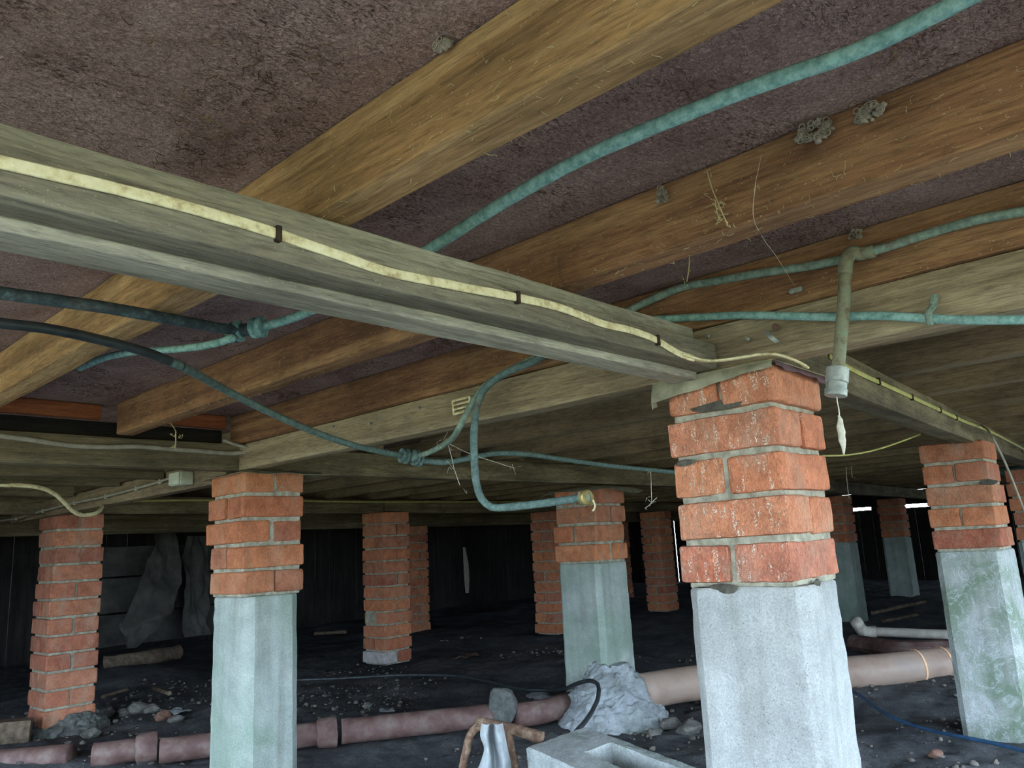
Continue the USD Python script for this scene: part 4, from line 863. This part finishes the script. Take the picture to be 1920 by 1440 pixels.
# hoses
solo("black_hose", tube([(2.6909, 4.3558, 0.0000), (2.8893, 4.0952, 0.0000), (3.1401, 3.8053, 0.0000), (3.2532, 3.4641, 0.0000), (3.1930, 3.1479, -0.0000), (3.0684, 2.7831, 0.0100), (3.0794, 2.6000, 0.0200), (2.6721, 2.1241, 0.1502), (2.6504, 2.0508, 0.1692), (2.6247, 1.9895, 0.1634), (2.5637, 1.9446, 0.1331), (2.4541, 1.8907, 0.1089), (2.3141, 1.8195, 0.1014), (2.1703, 1.7501, 0.1021)], 0.0085, 10, 0.03), "hose_black", "black hose lying across the dirt and curling over the mortar mound", "hose")
solo("blue_cable", tube([(3.7527, 1.5033, 0.0200), (3.6054, 1.3447, 0.0200), (3.3753, 1.1926, 0.0200), (3.2005, 1.0600, 0.0200), (3.0880, 0.9211, 0.0200), (2.9955, 0.7980, 0.0300), (2.9576, 0.6979, 0.0300), (2.8910, 0.5858, 0.0300)], 0.0065, 8, 0.03), "hose_blue", "thin blue cable lying on the dirt at the bottom right", "cable")

# hollow concrete block lying on the ground
bn = np.array([-0.1, -0.05, 1.0]); bn /= np.linalg.norm(bn)
K, Aq, Fq = np.array((1.6693, 1.5211, 0.1880)), np.array((1.8724, 1.4697, 0.2057)), np.array((1.7789, 1.0578, 0.1758))
e1 = unit(K, Aq); e2 = unit(Aq, Fq); e2 = e2 - e1 * (e1 @ e2); e2 /= np.linalg.norm(e2)
bw, bl, bh = np.linalg.norm(Aq - K), 0.44, 0.19
import manifold3d as m3
def mbox(a, b):
    return m3.Manifold.cube([b[k] - a[k] for k in range(3)]).translate([float(x) for x in a])
def frustum(x0, x1, y0, y1, z0, z1, t):
    pts = [(x0 + t, y0 + t, z0), (x1 - t, y0 + t, z0), (x1 - t, y1 - t, z0), (x0 + t, y1 - t, z0), (x0, y0, z1), (x1, y0, z1), (x1, y1, z1), (x0, y1, z1)]
    return m3.Manifold.hull_points(np.array(pts))
blk = m3.Manifold.hull_points(np.array([(a, b, c) for a in (0.004, bw - 0.004) for b in (0.004, bl - 0.004) for c in (-bh, 0)] + [(a, b, c) for a in (0, bw) for b in (0, bl) for c in (-bh + 0.004, -0.004)]))
ends = [(1.7137, 1.3579, 0.1843), (1.7855, 1.3427, 0.1907), (1.6999, 1.3034, 0.1802)]
h0 = (np.array(ends[0]) - K); hx0 = float(np.clip(h0 @ e1, 0.03, bw)); hy0 = float((np.array(ends[1]) - K) @ e2); hx1 = float((np.array(ends[1]) - K) @ e1)
hy0 = max(0.03, min(hy0, float(h0 @ e2)))
for y0 in (hy0,):
    blk = blk - frustum(max(0.028, min(hx0, hx1)), bw - 0.032, y0, y0 + 0.27, -bh - 0.01, 0.001, 0.014)
blk = blk.refine_to_length(0.02)
bm = blk.to_mesh(); bv = np.array(bm.vert_properties[:, :3], float); bf = np.array(bm.tri_verts)
bv = bv + 0.0022 * 2 * (np.stack([meshkit.fbm(bv * 60 + 4 * k, 2) for k in range(3)], 1) - 0.5)
solo("concrete_block", (K + bv[:, :1] * e1 + bv[:, 1:2] * e2 + bv[:, 2:] * np.cross(e1, e2) * np.sign(np.cross(e1, e2)[2]), bf if np.cross(e1, e2)[2] > 0 else bf[:, ::-1]), "concrete_moss", "hollow grey-blue concrete block lying at the bottom edge left of the front pier", "block", smooth=30)

# rusty frame with a rag
rf = thing("rusty_frame", "rusty bent-iron stand with two legs and a crusted crossbar beside the concrete block", "frame", (1.68, 1.64, 0.0))
part(rf, "crossbar", tube([(1.6422, 1.6828, 0.2415), (1.6815, 1.6442, 0.2253), (1.7134, 1.5824, 0.2117), (1.7327, 1.5194, 0.1983)], 0.0155, 12, 0.02, 0.004, 2, 30), "rust", smooth=50)
part(rf, "leg", tube([(1.6629, 1.6639, 0.2282), (1.6436, 1.6876, 0.2209), (1.6273, 1.6958, 0.2035), (1.6107, 1.6934, 0.1723), (1.5949, 1.6944, 0.1275), (1.60, 1.70, -0.02)], 0.0115, 10, 0.02, 0.003, 5, 40), "rust", smooth=50)
part(rf, "leg", tube([(1.6960, 1.6149, 0.2186), (1.6974, 1.6083, 0.1854), (1.6930, 1.5948, 0.1465), (1.6934, 1.5895, 0.1128), (1.70, 1.60, -0.02)], 0.0125, 10, 0.02, 0.003, 8, 40), "rust", smooth=50)
def ribbon(rows, thick=0.003):
    return sheet(np.array(rows, float), thick)
rg = thing("cloth_rag", "torn pale blue-grey rag hanging over the rusty stand", "rag", (1.6499, 1.6169, 0.1804))
rag = np.array([[(1.6080, 1.6272, 0.2481), (1.5758, 1.5766, 0.2554), (1.6344, 1.6142, 0.2444), (1.5990, 1.5594, 0.2528), (1.6390, 1.5777, 0.2473)], [(1.5875, 1.6126, 0.2209), (1.5637, 1.5685, 0.2267), (1.6299, 1.6139, 0.2123), (1.5838, 1.5388, 0.2261), (1.6325, 1.5637, 0.2175)], [(1.5980, 1.6107, 0.1893), (1.5787, 1.5774, 0.1934), (1.6309, 1.6067, 0.1829), (1.5912, 1.5401, 0.1954), (1.6478, 1.5724, 0.1835)], [(1.5974, 1.6200, 0.1613), (1.5677, 1.5661, 0.1709), (1.6286, 1.6021, 0.1568), (1.5982, 1.5409, 0.1675), (1.6405, 1.5573, 0.1601)], [(1.5884, 1.6472, 0.1059), (1.5742, 1.5920, 0.1134), (1.6527, 1.6253, 0.0940), (1.6067, 1.5487, 0.1121), (1.6589, 1.5706, 0.1005)]])
P5 = np.stack([spline(rag[:, k], 0.008)[:: 1] [np.linspace(0, len(spline(rag[:, k], 0.008)) - 1, 24).astype(int)] for k in range(5)], 1)
P5 = np.stack([spline(r, 0.004)[np.linspace(0, len(spline(r, 0.004)) - 1, 25).astype(int)] for r in P5])
part(rg, "rag_cloth", sheet(P5, 0.002), "rag_cloth", smooth=True)

# ------------------------------------------------------------------ debris on the dirt
def lying(pt, dz=0.0):
    p = np.array(pt, float); p[2] = float(ground_z(p[0], p[1])) + dz
    return p
stones = [((1.7723, 4.6560, 0.0000), .05), ((1.8138, 4.5151, 0.0000), .045), ((1.8722, 4.4777, 0.0200), .06), ((1.9126, 4.4237, 0.0500), .05), ((1.8745, 4.1743, 0.0200), .05), ((1.8704, 4.0437, 0.0000), .04), ((1.3659, 4.6566, 0.0200), .08), ((3.0437, 1.9343, 0.0000), .05), ((3.0080, 1.8230, 0.0000), .06), ((2.9238, 1.9382, 0.0000), .035), ((2.6561, 3.5278, 0.0000), .03), ((2.2851, 3.1371, 0.0000), .03), ((1.5485, 4.3918, 0.0000), .06), ((2.9359, 0.8644, 0.0000), .028), ((1.5024, 4.1225, 0.0000), .045)]
STONES = ["first lump of rubble right of the far-left pier's foot", "second lump of rubble right of the far-left pier's foot", "largest lump on the rubble heap at the left", "rearmost lump on the rubble heap at the left",
          "reddish lump on the rubble heap beside the flat grey slab", "smallest lump of rubble nearest the left concrete stump", "big dull stone at the left edge behind the far-left pier's timber offcut", "stone under the pink drain pipe just right of the mortar mound",
          "larger stone under the pink drain pipe, close to the front concrete stump", "small stone touching the right side of the mortar mound", "grey pebble on the bare dirt well behind the long clay pipe", "small grey stone close behind the long clay pipe",
          "crumbling lump leaning on the front of the far-left pier's foot", "small reddish stone by the blue cable at the bottom right", "lump of earth between the far-left pier and the clay pipe"]
for k, (p, r) in enumerate(stones):
    c = lying(p, r * 0.35)
    solo("stone", rock(c, (r, r * 0.85, r * 0.62), 40 + k, 2, 0.4), "clay_stone" if k in (4, 13) else "stone", STONES[k], "stone")
g = np.random.default_rng(77); ms = []
ico = trimesh.creation.icosphere(subdivisions=1)
iv, jf = np.array(ico.vertices), np.array(ico.faces)
while len(ms) < 2600:
    x, y = g.uniform(0.8, 5.0), g.uniform(0.5, 5.2)
    if meshkit.fbm(np.array([[x * 1.5, y * 1.5, 3.0]]), 3)[0] < 0.44 + g.uniform(0, 0.12): continue
    r = 0.004 + 0.011 * g.random() ** 3
    k = 1 + 0.7 * (meshkit.noise(iv * 1.7 + g.uniform(0, 50)) - 0.5)
    ms.append((iv * k[:, None] * np.array([r, r * g.uniform(0.7, 1), r * g.uniform(0.5, 0.9)]) + (x, y, float(ground_z(x, y)) + r * 0.3), jf))
solo("dirt_clods", join(ms), "clod", "loose crumbs of earth and grit scattered over the dirt floor", "dirt", kind="stuff")
sticks = [([(1.8459, 4.9305, -0.0000), (1.9905, 4.9279, 0.0200)], 0.010, "pale thin stick slanting up beside the far-left brick pier"), ([(2.0560, 4.7372, 0.0300), (2.0203, 4.4520, 0.0300)], 0.012, "short flat stick on the rubble heap at the left"),
          ([(6.6092, 2.2566, 0.0500), (7.0985, 1.9907, 0.1000)], 0.014, "long thin batten propped in the dark, upper one right of the front pier"), ([(6.2553, 2.0674, 0.0300), (6.6483, 1.9358, 0.0400)], 0.012, "shorter thin batten below the propped one right of the front pier"),
          ([(5.2949, 1.9488, 0.0000), (5.0987, 1.5723, 0.0000), (5.2354, 1.3912, 0.0000)], 0.05, "dark reddish pipe length lying behind the thick drain pipe"),
          ([(4.2696, 6.4646, 0.0200), (4.4624, 6.2364, 0.0200)], 0.016, "pale stick lying in the dark left of the tall brick pier with the white brick"), ([(2.2783, 6.0586, 0.0500), (2.5000, 5.9816, 0.0600), (2.8361, 6.1476, 0.0600)], 0.055, "old log lying along the foot of the back wall at the left")]
for k, (pts, r, lab) in enumerate(sticks):
    solo("log" if "log" in lab else "old_pipe_length" if "pipe" in lab else "stick", tube(pts, r, 9, 0.05, r * (0.06 if "pipe" in lab else 0.35), k, 14), "terracotta" if "reddish" in lab else "twig", lab, "log" if "log" in lab else "pipe" if "pipe" in lab else "stick")
chips = [((2.5898, 3.2879, 0.0000), 0.05, "pale torn paper chip on the dirt behind the clay drain joint"), ((3.2707, 2.8693, -0.0000), 0.09, "crumpled pale scrap of sheeting under the black hose"), ((1.9369, 4.1894, 0.0000), 0.07, "thin grey slab of board on the rubble at the left"), ((1.7788, 3.5779, 0.0000), 0.06, "pale flat shard against the left concrete stump"), ((4.1676, 4.3694, 0.0000), 0.10, "dark flat scrap lying deep behind the tall brick pier")]
for k, (p, s, lab) in enumerate(chips):
    c = lying(p, 0.012); g = np.random.default_rng(k + 60)
    G = np.zeros((7, 6, 3)); a = g.uniform(0, 3)
    for i in range(7):
        for j in range(6):
            u, v = (i / 6 - 0.5) * 2, (j / 5 - 0.5) * 1.2
            u, v = u * (1 - 0.3 * abs(v)), v * (1 + 0.25 * math.sin(5 * u))
            G[i, j] = c + s * np.array([u * math.cos(a) - v * math.sin(a), u * math.sin(a) + v * math.cos(a), 0.35 * meshkit.noise(np.array([[u * 2, v * 2, k]]))[0]])
    solo("scrap", sheet(G, 0.004), "paper_chip" if k != 4 else "clay_stone", lab, "scrap", smooth=True)
wp = thing("white_pipe", "thin off-white pipe with an elbow lying behind the thick drain pipe", "pipe", (5.4, 1.7, 0.05))
part(wp, "pipe_barrel", tube([(5.5584, 1.9313, 0.0400), (5.5382, 1.6929, 0.0400), (5.5294, 1.4362, 0.0400)], 0.030, 12, 0.05), "white_pipe", smooth=True)
part(wp, "pipe_elbow", tube([(5.5673, 1.9001, 0.0400), (5.4960, 1.9378, 0.0400), (5.5208, 1.9764, 0.0700), (5.4650, 1.9724, 0.1100)], 0.040, 12, 0.03, 0.002), "white_pipe", smooth=True)
solo("timber_offcut", beam(lying((1.1263, 4.4139, 0.0000)), lying((1.3156, 4.3386, 0.0200)), 0.09, 0.10, seed=91), "twig", "weathered timber offcut lying against the far-left brick pier at the left edge", "timber")

# crumpled sheeting hung at the far back left
def hanging(rows, label, cat, mat, name, seed, amp=0.14):
    R = np.array(rows, float); n, m = 26, 16
    G = np.zeros((n, m, 3))
    for i in range(n):
        t = i / (n - 1) * (len(R) - 1); a = min(int(t), len(R) - 2); s = t - a
        l, r = R[a, 0] * (1 - s) + R[a + 1, 0] * s, R[a, 1] * (1 - s) + R[a + 1, 1] * s
        for j in range(m):
            u = j / (m - 1)
            p = l * (1 - u) + r * u
            G[i, j] = p + np.array([0.2, -1, 0]) * amp * (meshkit.fbm(np.array([[u * 3, t * 1.6, seed]]), 3)[0] - 0.5)
    solo(name, sheet(G, 0.004), mat, label, cat, smooth=True)
hanging([[(3.1226, 7.3000, 1.0008), (3.3196, 7.3000, 0.9961)], [(3.0497, 7.2000, 0.8102), (3.3026, 7.2000, 0.7514)], [(2.9083, 7.1000, 0.5648), (3.2837, 7.1000, 0.5386)], [(2.7863, 7.0500, 0.2892), (3.2199, 7.0500, 0.3365)], [(2.7534, 7.0000, 0.2080), (3.1168, 7.0000, 0.2348)], [(2.8298, 7.0000, 0.0454), (2.8643, 7.0000, 0.0496)]], "crumpled grey sheeting hanging in front of the back wall at the left", "sheeting", "tarp", "hanging_sheet", 3)
hanging([[(3.4689, 7.4000, 0.9723), (3.6918, 7.4000, 0.9664)], [(3.4358, 7.3500, 0.6511), (3.6775, 7.3500, 0.5873)], [(3.4038, 7.3000, 0.3165), (3.6503, 7.3000, 0.2941)], [(3.4278, 7.3000, 0.0545), (3.6677, 7.3000, 0.0505)]], "dark sheeting hanging beside the left concrete-footed pier at the back wall", "sheeting", "tarp", "hanging_sheet", 8)
pan = thing("wall_panel", "weathered grey boards stacked on edge against the back wall, left of the hanging sheet", "panel", (3.0500, 7.6000, 0.0643))
for z0, z1 in ((0.02, 0.30), (0.31, 0.62), (0.63, 0.90)):
    a, b = (2.8035, 7.6200, 0.5522), (3.6071, 7.6600, 0.4944)
    part(pan, "panel_board", box((a[0], 7.62, z0), (b[0] + 0.5, 7.65, z1), 0.006, n=(8, 1, 3), amp=0.01, freq=3), "tarp")
hanging([[(7.5484, 7.8600, 0.7350), (7.5888, 7.8600, 0.7335)], [(7.5473, 7.8600, 0.5285), (7.6382, 7.8600, 0.5239)], [(7.5477, 7.8600, 0.3517), (7.6477, 7.8600, 0.3312)], [(7.5654, 7.8600, 0.1257), (7.6256, 7.8600, 0.1211)]], "narrow pale torn strip hanging deep in the dark middle", "strip", "cobweb_pale", "torn_strip", 5, 0.004)
